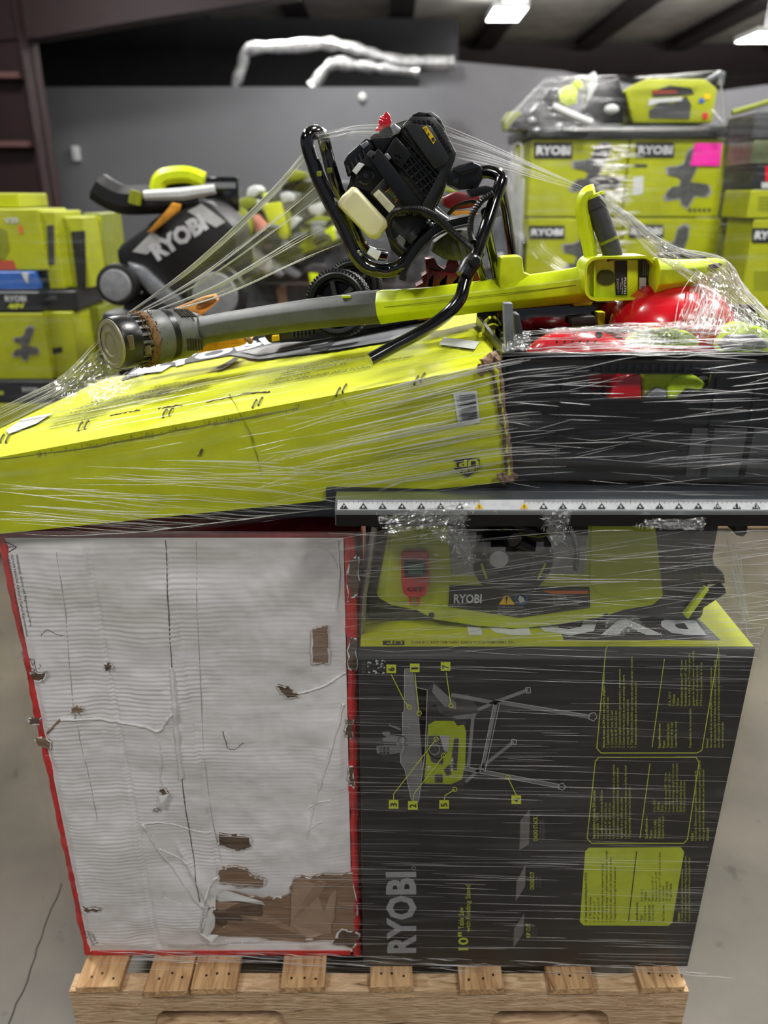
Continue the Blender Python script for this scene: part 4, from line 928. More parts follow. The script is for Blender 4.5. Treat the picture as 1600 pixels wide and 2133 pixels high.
# black tool case behind
t = thing('black_tool_case', 'black hard case standing behind the crate under the long blower', 'case', at(1170, 735, 1.35))
b = MB(); prism_px(b, [(1042, 628), (1262, 620), (1300, 632), (1300, 735), (1042, 735)], 1.30, 1.40); b.build('shell', BLKG, t, bevel=.008)
b = MB(); prism_px(b, [(1100, 622), (1250, 618), (1252, 628), (1100, 634)], 1.285, 1.30); b.build('handle', BLKP, t, bevel=.003)
bump_px([(1195, 632), (1236, 628), (1232, 636), (1196, 638)], 1.285, 1.30, 'latch', LIMEP, t, .001)
bump_px([(1190, 662), (1240, 658), (1246, 676), (1192, 680)], 1.27, 1.30, 'hinge_block', DGREY, t, .003)
bump_px([(1244, 650), (1262, 650), (1258, 690), (1246, 690)], 1.28, 1.30, 'lime_strap', LIMEP, t, .002)
b = MB(); prism_px(b, [(1510, 640), (1548, 660), (1600, 700), (1640, 740), (1500, 735), (1498, 690)], 1.2, 1.3); solo('dark_hose_bundle', 'dark grey plastic hose end under the film right of the red dome', 'hose', b, DGREY, .008)

# ================================================================== LONG LIME AND GREY BLOWER
t = thing('pole_blower', 'long handheld blower with a grey nozzle and lime body lying across the load', 'blower', at(700, 660, 1.36))
def Yb(px): return 1.50-.30*((px-215)/(1500-215)) if px > 400 else 1.457-(400-px)*.00072
def bl(px, py): return at(px, py, Yb(px))
def hexring(c, r, ax, n=12, fy=1.0):
    return None
n0 = bl(232, 716); n1 = bl(395, 692)
axn = (n1-n0).normalized()
def otube(path, rads, seg=8, name='tube', mat=TGREY, **k):
    b = MB(); b.tube(path, rads, seg); return b.build(name, mat, t, **k)
pts = [(232, 716), (250, 713), (272, 710)]
b = MB(); b.tube([bl(*p) for p in pts], [.0445, .0455, .0455], 36); b.build('collar', BLKP, t, bevel=.0015)
b = MB(); e0 = bl(232, 716); b.lathe(e0, -axn, [(-.004, .043), (.002, .042), (.003, .036), (.001, .034), (.003, .022), (.001, .020), (.002, .01), (.0022, .002)], 40); b.build('nozzle_face', BRONZE, t)
b = MB(); b.tube([bl(272, 710), bl(282, 709), bl(300, 706)], [.040, .041, .046], 36); b.build('vent_neck', BLKM, t)
for i in range(22):
    a = 2*math.pi*i/22; u = axn.orthogonal().normalized(); v_ = axn.cross(u); d = u*math.cos(a)+v_*math.sin(a)
    c = bl(280, 709)+d*.0435; b = MB(); b.obox(c, axn*.009, d*.0025, axn.cross(d)*.0022); b.build('vent_fin', TGREY, t)
b = MB(); q = bl(296, 707); b.lathe(q, axn, [(-.006, .047), (0, .0495), (.007, .0485), (.009, .045)], 40); b.build('dusty_ring', DUST, t)
b = MB()
for i in range(700):
    a = random.uniform(0, 2*math.pi); u = axn.orthogonal().normalized(); v_ = axn.cross(u); d = u*math.cos(a)+v_*math.sin(a)
    c = q+axn*random.gauss(-.002, .009)+d*(.0475+random.uniform(-.001, .002)); s = random.uniform(.0004, .0012)
    b.obox(c, V((s, 0, s*.3)), V((0, s, 0)), V((0, 0, s)))
o = b.build('grass_debris', DUST, t, smooth=False); o['kind'] = 'stuff'
b = MB(); P = [bl(*p) for p in [(303, 706), (325, 702), (345, 699), (380, 694), (392, 692), (420, 688)]]
b.tube(P, [.0485, .0480, .0465, .0455, .042, .030], 32); b.build('fan_housing', TGREY, t, bevel=.001)
b = MB(); b.tube([bl(338, 700), bl(350, 698)], [.0478, .0474], 32); b.build('housing_band', BLKP, t)
u = axn.cross(V((0, 1, 0))).normalized()
for r_ in range(2):
    for i in range(6):
        for j in range(2):
            px = 362+i*5.5; c = bl(px, 696); ang = R(-62+r_*48+j*6)
            d = (V((0, -1, 0))*math.cos(ang)+V((0, 0, 1))*math.sin(ang)); d = (V((0, -1, 0))*math.cos(R(50-r_*62))+V((0, 0, 1))*math.sin(R(50-r_*62)))
            d = (d-axn*d.dot(axn)).normalized(); tt = axn.cross(d)
            if j: continue
            b = MB(); b.obox(c+d*.0462, axn*.0014, d*.0012, tt*.012+axn*.002); b.build('cooling_slot', M('slot_dark', (46, 42, 32), .8), t)
bump_px([(264, 700), (276, 698), (280, 728), (268, 730)], Yb(265)-.0475, Yb(265)-.044, 'lock_badge', M('badge_bronze', (92, 80, 58), .5), t, .0005)
bump_px([(300, 722), (312, 720), (315, 738), (303, 740)], Yb(300)-.05, Yb(300)-.046, 'lock_badge', M('badge_bronze', (92, 80, 58), .5), t, .0005)
b = MB(); b.lathe(at(253, 748, Yb(253)-.031), (0, -1, -.8), [(0, .003), (.002, .003), (.0021, .001)], 12); b.build('screw', NAIL, t)
def R_(px, wpx): p = bl(px, 650); return wpx/2*((p.y)*cp-(p.z-CAMZ)*sp)/F
gp = [(400, 691, 66), (430, 687, 58), (480, 678, 58), (560, 666, 60), (640, 655, 62), (720, 646, 64), (793, 640, 66)]
b = MB(); b.tube([bl(x, y) for x, y, w_ in gp], [R_(x, w_)*1.05 for x, y, w_ in gp], 8); b.build('grey_tube', TGREY, t, bevel=.002)
b = MB(); b.tube([bl(400, 697), bl(600, 663), bl(790, 643)], .0006, 5); 
b = MB(); b.tube([bl(640, 635), bl(740, 616), bl(790, 612)], [.003, .007, .007], 8); b.build('tube_spine', TGREY, t)
bump_px([(711, 617), (731, 616), (733, 621), (712, 622)], Yb(720)-.02, Yb(720)-.005, 'lock_tab', LIMEP, t, .001)
yp_ = [(792, 640, 70), (830, 636, 66), (900, 629, 62), (980, 620, 64), (1060, 611, 66), (1130, 603, 68), (1200, 594, 72), (1228, 590, 78)]
b = MB(); b.tube([bl(x, y) for x, y, w_ in yp_], [R_(x, w_)*1.04 for x, y, w_ in yp_], 8); b.build('lime_tube', LIMEP, t, bevel=.002)
b = MB(); pth = [at(x, y, Yb(x)-R_(x, 66)*1.03) for x, y in ((800, 640), (900, 629), (1000, 617), (1100, 606), (1200, 594))]; b.tube(pth, .0006, 5); b.build('mould_seam', LIMED, t)
bump_px([(1042, 612), (1040, 580), (1043, 540), (1048, 535), (1084, 533), (1088, 538), (1092, 568), (1112, 575), (1112, 600)], Yb(1070)-.018, Yb(1070)+.02, 'lime_trigger_block', LIMEP, t, .003)
# battery bay
YB = Yb(1290)-.035
def rrect(x0, y0, x1, y1, r, n=5, sk=0):
    out = []
    for cx_, cy_, a0 in ((x1-r, y0+r, -90), (x1-r, y1-r, 0), (x0+r, y1-r, 90), (x0+r, y0+r, 180)):
        for i in range(n+1):
            a = R(a0+90*i/n); out.append((cx_+r*math.cos(a), cy_+r*math.sin(a)+sk*(cx_-(x0+x1)/2)))
    return out
outer = rrect(1218, 534, 1368, 626, 26, 6, -.03); inner = rrect(1223, 539, 1362, 621, 23, 6, -.03)
b = MB()
A = [at(x, y, YB) for x, y in outer]; B_ = [at(x, y, YB) for x, y in inner]; dv = V((0, .055, 0)); n = len(A)
b.loft([[p+dv for p in A], A, B_, [p+V((0, .022, 0)) for p in B_]], caps=False)
b.poly([p+V((0, .022, 0)) for p in B_]); b.poly([p+dv for p in A][::-1]); b.build('battery_bay', LIMEP, t, ang=40)
pbay = (V((0, YB+.0215, 0)), V((0, -1, 0)))
bump_px(rrect(1244, 563, 1282, 594, 15, 5), YB+.0195, YB+.0225, 'terminal_well', M('dark_lime_recess', (60, 66, 10), .7), t, .0)
bump_px([(1238, 545), (1241, 545), (1241, 618), (1238, 618)], YB+.012, YB+.022, 'bay_rib', LIMEP, t, .0005)
bump_px([(1307, 542), (1329, 541), (1329, 618), (1307, 619)], YB+.0185, YB+.0225, 'bay_rib', LIMEP, t, .0005)
decal(t, 'product_sticker', pbay, INK, [[(1280, 543), (1306, 542), (1307, 614), (1282, 615)]], 2, 'black sticker with white print')
tpx('PCLST01', (1299, 578), (1299, 612), pbay, t, WHITE, lv=4, up=(1304, 578), bold=.03)
tpx('LEARN MORE', (1294, 578), (1294, 612), pbay, t, WHITE, lv=4, up=(1297, 578)); tpx('Videos,', (1290, 588), (1290, 604), pbay, t, WHITE, lv=4, up=(1293, 588)); tpx('Accessories,\n& More!', (1284, 580), (1284, 612), pbay, t, WHITE, lv=4, up=(1288.5, 580))
decal(t, 'rating_sticker', pbay, INK, [[(1329, 541), (1352, 541), (1360, 556), (1360, 595), (1330, 596)]], 2); decal(t, 'rating_sticker_white', pbay, OFFW, [[(1331, 578), (1345, 578), (1345, 612), (1331, 612)]], 4)
for i, l in enumerate(['WARNING: To reduce the', 'risk of injury, user must', 'read operator\'s manual.', 'Wear eye protection.', 'Do not expose to rain.']):
    tpx(l, (1354-i*4, 545), (1354-i*4, 574), pbay, t, OFFW, lv=4, up=(1356.5-i*4, 545), name='fine_print')
decal(t, 'sticker_barcode', pbay, INK, [[(1334, 596+i*2), (1343, 596+i*2), (1343, 597+i*2), (1334, 597+i*2)] for i in range(7)], 6)
# rear body
rp = [(1362, 574, 74), (1400, 572, 64), (1440, 568, 58), (1475, 560, 44), (1500, 551, 28), (1512, 547, 12)]
b = MB(); b.tube([at(x, y, 1.21) for x, y, w_ in rp], [R_(1400, w_)*1.03 for x, y, w_ in rp], 8); b.build('rear_body', LIMEP, t, bevel=.002)
b = MB(); b.tube([at(1370, 532, 1.21), at(1430, 532, 1.21), at(1470, 538, 1.21)], [.004, .006, .003], 8); b.build('rear_grip_pad', DGREY, t)
bump_px([(1480, 552), (1500, 548), (1505, 552), (1498, 558), (1484, 560)], 1.187, 1.195, 'hang_slot', BLKM, t, .0005)
# handle loop
lo = catmull([at(x, y, Yb(x)-.005) for x, y in ((1236, 560), (1228, 520), (1219, 470), (1213, 430), (1222, 405), (1238, 398))], 6)
b = MB(); b.tube(lo, [.013+.003*math.sin(i/len(lo)*3.1) for i in range(len(lo))], 8, squash=(1.5, .75)); b.build('handle_strap', LIMEP, t, bevel=.001)
lg = catmull([at(x, y, Yb(x)-.008) for x, y in ((1236, 406), (1246, 440), (1260, 480), (1272, 515), (1278, 540))], 6)
b = MB(); b.tube(lg, [.0145]*len(lg), 14); b.build('grip', DGREY, t)
b = MB(); b.tube([lg[0]+(lg[1]-lg[0])*-.4, lg[0], lg[2]], [.010, .0165, .0155], 14); b.build('grip_cap', LIMEP, t)
k = len(lg)*5//8; b = MB(); b.tube([lg[k], lg[k+1]], .0152, 14); b.build('grip_joint', LIMED, t)
b = MB(); b.tube(lg[:6], [.0158]*6, 14); b.build('grip_sleeve', DGREY, t)

# orange labelled box under the tube & knotty board behind nozzle
t = thing('amber_label_box', 'small carton with an amber printed label under the grey tube', 'carton', hit(460, 730, top_pl))
bump_px([(395, 712), (440, 700), (505, 698), (524, 708), (500, 722), (400, 738)], 1.52, 1.60, 'body', AMBER, t, .003)
plb = (V((0, 1.519, 0)), V((0, -1, 0)))
for i, l in enumerate(['AVERTISSEMENT: lire le manuel', 'ADVERTENCIA: leer el manual', 'WARNING: read the manual']): tpx(l, (420, 723-i*7-2), (495, 718-i*6-2), plb, t, M('amber_ink', (170, 96, 30), .6), lv=2, name='fine_print')
b = MB(); b.tube([at(505, 702, 1.53), at(516, 705, 1.52), at(522, 712, 1.53)], .006, 6); b.build('crushed_corner', KRAFT, t)
t = thing('knotty_board', 'amber knotty pine board sticking up behind the blower nozzle', 'board', at(330, 690, 1.62))
b = MB(); prism_px(b, [(250, 690), (300, 668), (370, 640), (420, 620), (446, 614), (452, 628), (430, 648), (405, 668), (400, 700), (260, 720)], 1.60, 1.63); b.build('plank', WOODK, t, bevel=.003)
b = MB()
for k in range(5): b.tube(catmull([at(430+math.cos(a)*(4+k*3.4)*1.2, 632-math.sin(a)*(2+k*1.6)-math.cos(a)*(4+k*3.4)*.5, 1.5985) for a in [i*math.pi/6 for i in range(13)]], 2), .0007, 4)
b.build('knot_rings', M('knot_dark', (110, 66, 24), .8), t)
t = thing('dark_battery_tool', 'dark battery tool with a small yellow tag lying between tube and carton', 'tool', hit(600, 716, top_pl))
bump_px([(548, 700), (560, 678), (700, 652), (900, 640), (900, 668), (760, 690), (640, 712), (560, 716)], 1.56, 1.66, 'body', BLKP, t, .006)
bump_px([(566, 700), (580, 698), (582, 710), (566, 712)], 1.55, 1.562, 'yellow_tag', YEL, t, .001)
for i in range(6): bump_px([(606+i*8, 690-i), (610+i*8, 689-i), (612+i*8, 704-i), (608+i*8, 705-i)], 1.55, 1.562, 'rib', DGREY, t, .0005)

# ================================================================== GAS TILLER
t = thing('gas_tiller', 'black gas tiller with cream fuel tank and bent tube frame atop the load', 'tiller', hit(720, 690, top_pl)); gt = t
EY = 1.36
def er(px, Y=EY): return px*(Y*cp+.1)/F
def tb(pts, r, name, mat=BLKG, seg=14, n=7):
    b = MB(); b.tube(tube_px(pts, n), r, seg); return b.build(name, mat, t)
tb([(664, 372, 1.30), (645, 320, 1.30), (640, 292, 1.30), (648, 278, 1.305), (662, 276, 1.32), (672, 284, 1.345), (680, 312, 1.36), (690, 352, 1.36), (706, 400, 1.37), (735, 470, 1.40), (762, 520, 1.44), (800, 532, 1.47)], .0105, 'frame_tube')
tb([(652, 335, 1.30), (664, 372, 1.30), (690, 425, 1.30), (718, 478, 1.30), (738, 525, 1.30), (756, 550, 1.30), (780, 562, 1.30), (810, 563, 1.31), (838, 552, 1.31), (856, 528, 1.32), (880, 496, 1.34), (905, 470, 1.36)], .0115, 'frame_tube')
for x, y, Y in ((664, 362, 1.287), (686, 355, 1.345)): bump_px([(x-5, y-5), (x+5, y-6), (x+6, y+5), (x-4, y+6)], Y, Y+.006, 'frame_clip', LIMED, t, .001)
bump_px([(764, 528), (772, 514), (794, 527), (786, 543)], 1.283, 1.300, 'white_bracket', WHITE, t, .001)
b = MB()
for x, y in ((747, 524), (751, 530), (763, 505)): b.ell(at(x, y, 1.29), .003, .003, .003, 10, 6)
b.build('frame_bolt', SILV, t)
# engine body
bump_px([(728, 380), (722, 395), (730, 420), (760, 420), (800, 470), (850, 482), (900, 455), (925, 400), (946, 330), (915, 262), (860, 245), (800, 265), (770, 290), (735, 340)], EY-.01, EY+.10, 'engine_block', BLKM, t, .0014)
bump_px([(855, 243), (905, 243), (925, 268), (951, 318), (948, 332), (925, 395), (893, 458), (880, 450), (872, 440), (915, 360), (902, 330), (862, 272), (838, 262)], EY-.05, EY+.06, 'recoil_cover', M('charcoal_cover', (40, 41, 42), .3, nscale=60, namt=.08, bump=.1, bscale=500), t, .002)
bump_px([(842, 256), (898, 262), (936, 330), (928, 345), (905, 352), (852, 278)], EY-.056, EY-.04, 'recoil_face', M('charcoal_cover', (40, 41, 42), .3), t, .0014)
bump_px([(858, 240), (872, 233), (900, 236), (904, 244), (880, 246)], EY-.03, EY+.02, 'top_lug', BLKP, t, .0014)
bump_px([(888, 234), (900, 232), (917, 246), (912, 252)], EY-.045, EY-.02, 'top_lug', MGREY, t, .002)
bump_px([(905, 246), (918, 248), (930, 272), (924, 270)], EY-.045, EY-.02, 'top_lug', BLKP, t, .002)
erp = (V((0, EY-.0505, 0)), V((0, -1, 0)))
hs = []
for i in range(4): x = 862+i*10; hs.append([(x, 250), (x+6, 251), (x+8, 258), (x+2, 257)])
for i in range(9):
    x, y = 897+i*4.6, 258+i*7; hs.append([(x, y), (x+7, y-2), (x+9, y+3), (x+2, y+5)])
for q in hs: bump_px([(x-2, y) for x, y in q], EY-.0515, EY-.0495, 'vent_hole', M('hole_black', (3, 3, 3), .9), t, 0)
eface = (V((0, EY-.0565, 0)), V((0, -1, 0)))
decal(t, 'warning_sticker', eface, YEL, [[(880, 266), (888, 262), (908, 291), (903, 301)]], 2, 'yellow warning sticker')
decal(t, 'sticker_symbols', eface, INK, ring((886, 270), 3, 1.2)+[[(898, 288), (904, 286), (906, 293), (901, 295)], [(890, 278), (893, 276), (895, 281), (892, 283)]], 4)
# diagonal grille over the cylinder fins
bump_px([(838, 262), (852, 270), (915, 352), (880, 444), (862, 452), (806, 365), (830, 300)], EY-.03, EY-.005, 'grille_recess', M('olive_fin', (44, 42, 30), .5, nscale=60, namt=.2), t, .002)
for i, (a, c) in enumerate([((842, 264), (926, 352)), ((848, 276), (920, 364)), ((838, 282), (915, 370)), ((852, 310), (910, 380)), ((856, 322), (905, 388)), ((852, 330), (900, 396)), ((844, 338), (893, 404)), ((836, 346), (886, 410))]):
    b = MB(); b.tube([at(*a, EY-.045), at(*c, EY-.045)], .0013, 6); b.build('grille_bar', BLKG, t)
for i in range(7):
    b = MB(); x, y = 846+i*10, 318+i*13; b.obox(at(x-4, y, EY-.034), (.012, 0, .009), (0, .003, 0), (-.0008, 0, .001)); b.build('cylinder_fin', M('fin_grey', (70, 70, 64), .4, .5), t)
# muffler box & spark cap
bump_px([(800, 320), (824, 283), (860, 322), (835, 352)], EY-.045, EY-.01, 'muffler_box', BLKP, t, .002)
bump_px([(810, 318), (826, 296), (846, 318), (830, 340)], EY-.0465, EY-.044, 'muffler_recess', M('hole_black', (3, 3, 3), .9), t, 0)
for i in range(2):
    for j in range(2): b = MB(); b.tube([at(824+i*9-j*5, 318+i*4+j*9, EY-.048), at(827+i*9-j*5, 322+i*4+j*9, EY-.048)], .0022, 6); b.build('exhaust_slot', BLKM, t)
bump_px([(812, 262), (822, 256), (836, 268), (832, 278), (820, 282)], EY-.05, EY-.02, 'chrome_cap', SILV, t, .002)
bump_px([(800, 322), (806, 318), (816, 328), (810, 334)], EY-.05, EY-.04, 'chrome_nut', SILV, t, .001)
b = MB(); b.tube(tube_px([(785, 277, EY-.03), (795, 266, EY-.03), (801, 255, EY-.03), (805, 242, EY-.03)]), [.0035, .0045, .005, .0055, .0055, .006, .0065, .0065, .008, .0085, .0085, .009, .009, .0085, .009, .009, .008, .006, .004][:19], 12); b.build('choke_lever', RED, t)
bump_px([(800, 236), (806, 232), (813, 240), (816, 256), (808, 266), (800, 262)], EY-.038, EY-.022, 'lever_paddle', RED, t, .0014)
bump_px([(770, 285), (805, 262), (838, 262), (800, 318), (786, 312)], EY-.035, EY+.01, 'fan_shroud', BLKP, t, .0014)
# left air filter cover
bump_px([(716, 338), (724, 322), (762, 288), (775, 292), (780, 308), (742, 345), (724, 368)], EY-.03, EY+.03, 'air_filter_cover', BLKP, t, .0014)
for i in range(5): b = MB(); x, y = 724+i*8, 345-i*8; b.tube([at(x, y, EY-.033), at(x+6, y+16, EY-.033)], .0016, 6); b.build('filter_vent', M('vent_line', (80, 78, 78), .3, .4), t)
bump_px([(750, 302), (764, 292), (770, 300), (757, 311)], EY-.036, EY-.028, 'silver_plate', SILV, t, .001)
bump_px([(733, 356), (748, 338), (760, 342), (742, 364)], EY-.05, EY-.04, 'white_plate', WHITE, t, .001)
bump_px([(742, 365), (748, 338), (772, 318), (788, 330), (806, 364), (772, 400), (738, 388)], EY-.035, EY+.01, 'carburettor_bay', BLKM, t, .0014)
b = MB(); b.lathe(at(762, 366, EY-.03), (0, -1, 0), [(0, .014), (.008, .014), (.009, .011), (.004, .01), (.004, .005), (.009, .004)], 24); b.build('carburettor_dial', BLKG, t)
bump_px([(762, 322), (772, 312), (786, 318), (778, 334)], EY-.05, EY-.03, 'filter_clip', DGREY, t, .0014)
bump_px([(788, 308), (800, 322), (880, 425), (868, 438), (852, 448), (770, 330)], EY-.05, EY-.02, 'shroud_rib', BLKP, t, .0014)
# control plate
bump_px([(770, 402), (806, 363), (858, 425), (845, 450), (818, 452)], EY-.042, EY-.02, 'control_plate', M('olive_plate', (52, 52, 40), .4), t, .002)
cpp = (V((0, EY-.0425, 0)), V((0, -1, 0)))
decal(t, 'choke_print', cpp, M('olive_green_print', (84, 90, 36), .5), [[(804, 398), (822, 384), (841, 406), (826, 420)]], 1)
decal(t, 'orange_lines', cpp, ORG_M, [line((803, 401), (822, 383), 1.6), line((822, 422), (841, 405), 1.6)], 3)
decal(t, 'choke_symbol', cpp, OFFW, [line((814, 392), (826, 398), 1), line((824, 404), (834, 402), 1), line((822, 410), (828, 406), 1)], 3)
for x, y in ((801, 387), (837, 424)):
    b = MB(); b.lathe(at(x, y, EY-.042), (0, -1, 0), [(0, .0058), (.003, .0055), (.0035, .004)], 16); b.build('control_knob', BLKM, t)
bump_px([(777, 405), (789, 394), (823, 430), (812, 445)], EY-.0455, EY-.042, 'engine_label', M('cream_label', (214, 212, 176), .5), t, .0008)
elp = (V((0, EY-.0457, 0)), V((0, -1, 0)))
for i in range(3): tpx('EMISSION CONTROL INFORMATION', (784+i*3, 410-i*3), (806+i*3, 434-i*3), elp, t, INK, lv=1, name='fine_print')
# lower crankcase, exhaust and grey gearbox neck
bump_px([(800, 470), (835, 440), (880, 445), (905, 470), (870, 520), (835, 540), (815, 520)], EY-.02, EY+.06, 'crankcase', M('crank_grey', (66, 66, 64), .45, .3, nscale=30, namt=.2), t, .002)
bump_px([(822, 500), (832, 490), (846, 500), (840, 518), (826, 520)], EY-.035, EY-.01, 'fuel_filter', OFFW, t, .0014)
b = MB(); b.tube([at(852, 488, EY-.03), at(862, 500, EY-.03)], .010, 14); b.build('fuel_bulb', DGREY, t)
b = MB(); b.tube([at(893, 430, EY-.0), at(905, 445, EY-.02), at(930, 462, EY-.02)], .007, 10); b.build('alloy_bracket', SILV, t)
bump_px([(890, 432), (906, 424), (938, 455), (925, 468), (900, 462)], EY-.01, EY+.02, 'alloy_plate', MGREY, t, .0014)
for x, y in ((892, 462), (899, 468), (842, 518)):
    b = MB(); b.ell(at(x, y, EY-.03), .004, .004, .004, 10, 6); b.build('bolt', SILV, t)
# fuel tank
b = MB(); FT = [(733, 388), (743, 391), (806, 460), (808, 472), (792, 496), (782, 500), (768, 496), (704, 430), (702, 422), (712, 408)]
A = [at(x, y, EY-.075) for x, y in FT]; c = sum(A, V((0, 0, 0)))/len(A)
b.loft([[c+(p-c)*.80+V((0, -.006, 0)) for p in A], [c+(p-c)*.95 for p in A], [p+V((0, .008, 0)) for p in A], [p+V((0, .05, 0)) for p in A], [c+(p-c)*.95+V((0, .06, 0)) for p in A]])
b.build('fuel_tank', CREAM, t, bevel=.003, seg=3, ang=60)
# fender, gearbox, tine guard
def band(pts, w_, th_, name, mat, dY=.12):
    q = tube_px(pts, 6); b = MB(); rings = []
    for i, p in enumerate(q):
        tn = (q[min(i+1, len(q)-1)]-q[max(i-1, 0)]).normalized(); nr = V((0, 1, 0)).cross(tn).normalized()*th_
        rings.append([p-nr, p+nr, p+nr+V((0, dY, 0)), p-nr+V((0, dY, 0))])
    b.loft(rings); return b.build(name, mat, t, bevel=.001)
band([(838, 585, 1.30), (848, 550, 1.30), (872, 512, 1.30), (905, 482, 1.30), (940, 466, 1.30), (985, 456, 1.30)], 0, .0055, 'fender', BLKP)
band([(846, 575, 1.298), (856, 552, 1.298), (880, 520, 1.298), (910, 492, 1.298), (948, 476, 1.298), (985, 468, 1.298)], 0, .0015, 'fender_edge', DGREY, .01)
bump_px([(905, 505), (940, 480), (985, 478), (998, 520), (965, 545), (925, 540), (900, 525)], 1.40, 1.47, 'gearbox', M('gearbox_cast', (96, 96, 92), .5, .5, nscale=40, namt=.2), t, .0014)
for i in range(4): bump_px([(918+i*17, 500-i*2), (922+i*17, 499-i*2), (932+i*17, 535-i), (928+i*17, 536-i)], 1.394, 1.402, 'gearbox_rib', M('gearbox_cast', (96, 96, 92), .5, .5), t, .001)
for q, y0 in (([(886, 540), (905, 538), (912, 552), (925, 562), (938, 540), (948, 536), (960, 556), (978, 552), (1000, 540), (1012, 560), (1012, 610), (868, 612), (866, 596), (882, 588), (878, 575), (890, 568)], 1.42), ([(892, 560), (940, 570), (1000, 560), (1008, 600), (890, 600)], 1.40)):
    bump_px(q, y0, y0+.05, 'tine_guard', DRED, t, .002)
for k in range(5):
    b = MB(); x = 880+k*28; b.prism([at(x, 620, 1.40), at(x+10, 585, 1.40), at(x+24, 572, 1.40), at(x+20, 600, 1.40), at(x+14, 622, 1.40)], (0, .004, 0)); b.build('tine', DRED, t)
b = MB(); prism_px(b, [(870, 620), (1010, 600), (1012, 650), (870, 668)], 1.43, 1.47); b.build('guard_skirt', DRED, t, bevel=.002)
# wheels
def wheel(px, py, Y, rpx):
    c = at(px, py, Y); r = rpx*(Y*cp-(c.z-CAMZ)*sp)/F; ax = V((-.25, -1, .12)).normalized(); wd_ = .030
    b = MB(); b.lathe(c, ax, [(-wd_/2, r*.80), (-wd_/2-.002, r*.90), (-wd_/2+.004, r*.985), (0, r), (wd_/2-.004, r*.985), (wd_/2+.002, r*.90), (wd_/2, r*.78), (wd_/2-.006, r*.74), (-wd_/2+.006, r*.74), (-wd_/2, r*.80)], 56, False)
    ty = b.build('tyre', BLKM, t)
    u = ax.orthogonal().normalized(); v_ = ax.cross(u)
    b = MB()
    for i in range(56):
        a = 2*math.pi*i/56; d = u*math.cos(a)+v_*math.sin(a); tg = ax.cross(d)
        for s in (-1, 0, 1): b.obox(c+d*(r+.0005)+ax*(s*.010)+tg*(.002*s), tg*.0022, ax*.0038, d*.0022)
    b.build('tread', BLKM, ty)
    b = MB(); b.lathe(c, ax, [(.002, r*.75), (.010, r*.74), (.012, r*.68), (.004, r*.64), (.002, r*.62)], 48); b.build('rim', BLKP, t)
    b = MB(); b.lathe(c, ax, [(.0, r*.20), (.014, r*.18), (.016, r*.1)], 24)
    for i in range(6):
        a = 2*math.pi*i/6; d = u*math.cos(a)+v_*math.sin(a); tg = ax.cross(d); b.obox(c+d*r*.42+ax*.009, tg*r*.07, ax*.004, d*r*.26)
    b.build('spokes', DGREY, t)
wheel(706, 632, 1.50, 66); wheel(738, 600, 1.66, 56)
# handlebars
tb([(770, 750, 1.085), (820, 722, 1.10), (880, 690, 1.115), (930, 655, 1.125), (958, 622, 1.13), (968, 590, 1.14), (978, 560, 1.15)], .0093, 'lower_handle')
tb([(975, 568, 1.155), (992, 530, 1.17), (1010, 480, 1.20), (1028, 425, 1.22), (1042, 385, 1.23), (1044, 372, 1.235), (1034, 362, 1.24), (1008, 358, 1.25), (980, 372, 1.26)], .0095, 'upper_handle')
tb([(1040, 378, 1.24), (1052, 430, 1.30), (1060, 480, 1.35), (1068, 532, 1.40)], .0075, 'handle_stay')
tb([(1012, 440, 1.25), (1020, 500, 1.30), (1032, 560, 1.34), (1038, 600, 1.36)], .0075, 'handle_stay')
tb([(985, 500, 1.22), (1000, 560, 1.30), (1020, 600, 1.34)], .007, 'handle_stay')
bump_px([(940, 352), (956, 344), (985, 336), (1004, 348), (1006, 372), (996, 392), (958, 396), (938, 384), (936, 366)], 1.22, 1.29, 'throttle_housing', BLKP, t, .002)
bump_px([(944, 354), (984, 337), (1002, 345), (1000, 352), (962, 366)], 1.212, 1.222, 'housing_cap', BLKG, t, .001)
bump_px([(942, 372), (956, 370), (954, 388), (944, 384)], 1.214, 1.222, 'housing_cap', BLKG, t, .001)
bump_px([(976, 396), (1012, 386), (1030, 390), (1026, 402), (982, 412)], 1.20, 1.24, 'throttle_lever', BLKP, t, .0014)
b = MB(); b.lathe(at(988, 545, 1.135), V((.5, -1, .2)), [(-.008, .006), (-.006, .0085), (.004, .0085), (.006, .006)], 24); b.build('clamp_knob', BLKP, t)
b = MB(); b.tube([at(965, 575, 1.14), at(978, 552, 1.145), at(990, 540, 1.15)], [.012, .0135, .0125], 16); b.build('clamp_collar', BLKP, t)
def ribbed(pts, r, name):
    q = tube_px(pts, 26); d = [0]
    for i in range(1, len(q)): d.append(d[-1]+(q[i]-q[i-1]).length)
    L_ = d[-1]; n = int(L_/.0013); path = []; j = 0
    for i in range(n):
        s = L_*i/n
        while d[j+1] < s: j += 1
        f = (s-d[j])/(d[j+1]-d[j]); path.append(q[j].lerp(q[j+1], f))
    b = MB(); b.tube(path, [r*(1 if i % 3 else .80) for i in range(n)], 10); return b.build(name, BLKP, t, ang=20)
ribbed([(850, 436, 1.29), (880, 438, 1.28), (915, 458, 1.26), (950, 490, 1.23), (980, 515, 1.20), (1002, 532, 1.17)], .0058, 'ribbed_conduit')
tb([(838, 525, 1.31), (818, 500, 1.30), (809, 475, 1.30), (815, 450, 1.295), (835, 437, 1.29), (855, 436, 1.29)], .0055, 'throttle_cable', BLKP)
ribbed([(1026, 402, 1.2), (1002, 420, 1.195), (984, 448, 1.19), (980, 480, 1.185), (986, 505, 1.17)], .0048, 'ribbed_conduit')
tb([(935, 445, 1.30), (955, 428, 1.28), (985, 420, 1.26), (1000, 430, 1.25)], .003, 'thin_cable', BLKP)
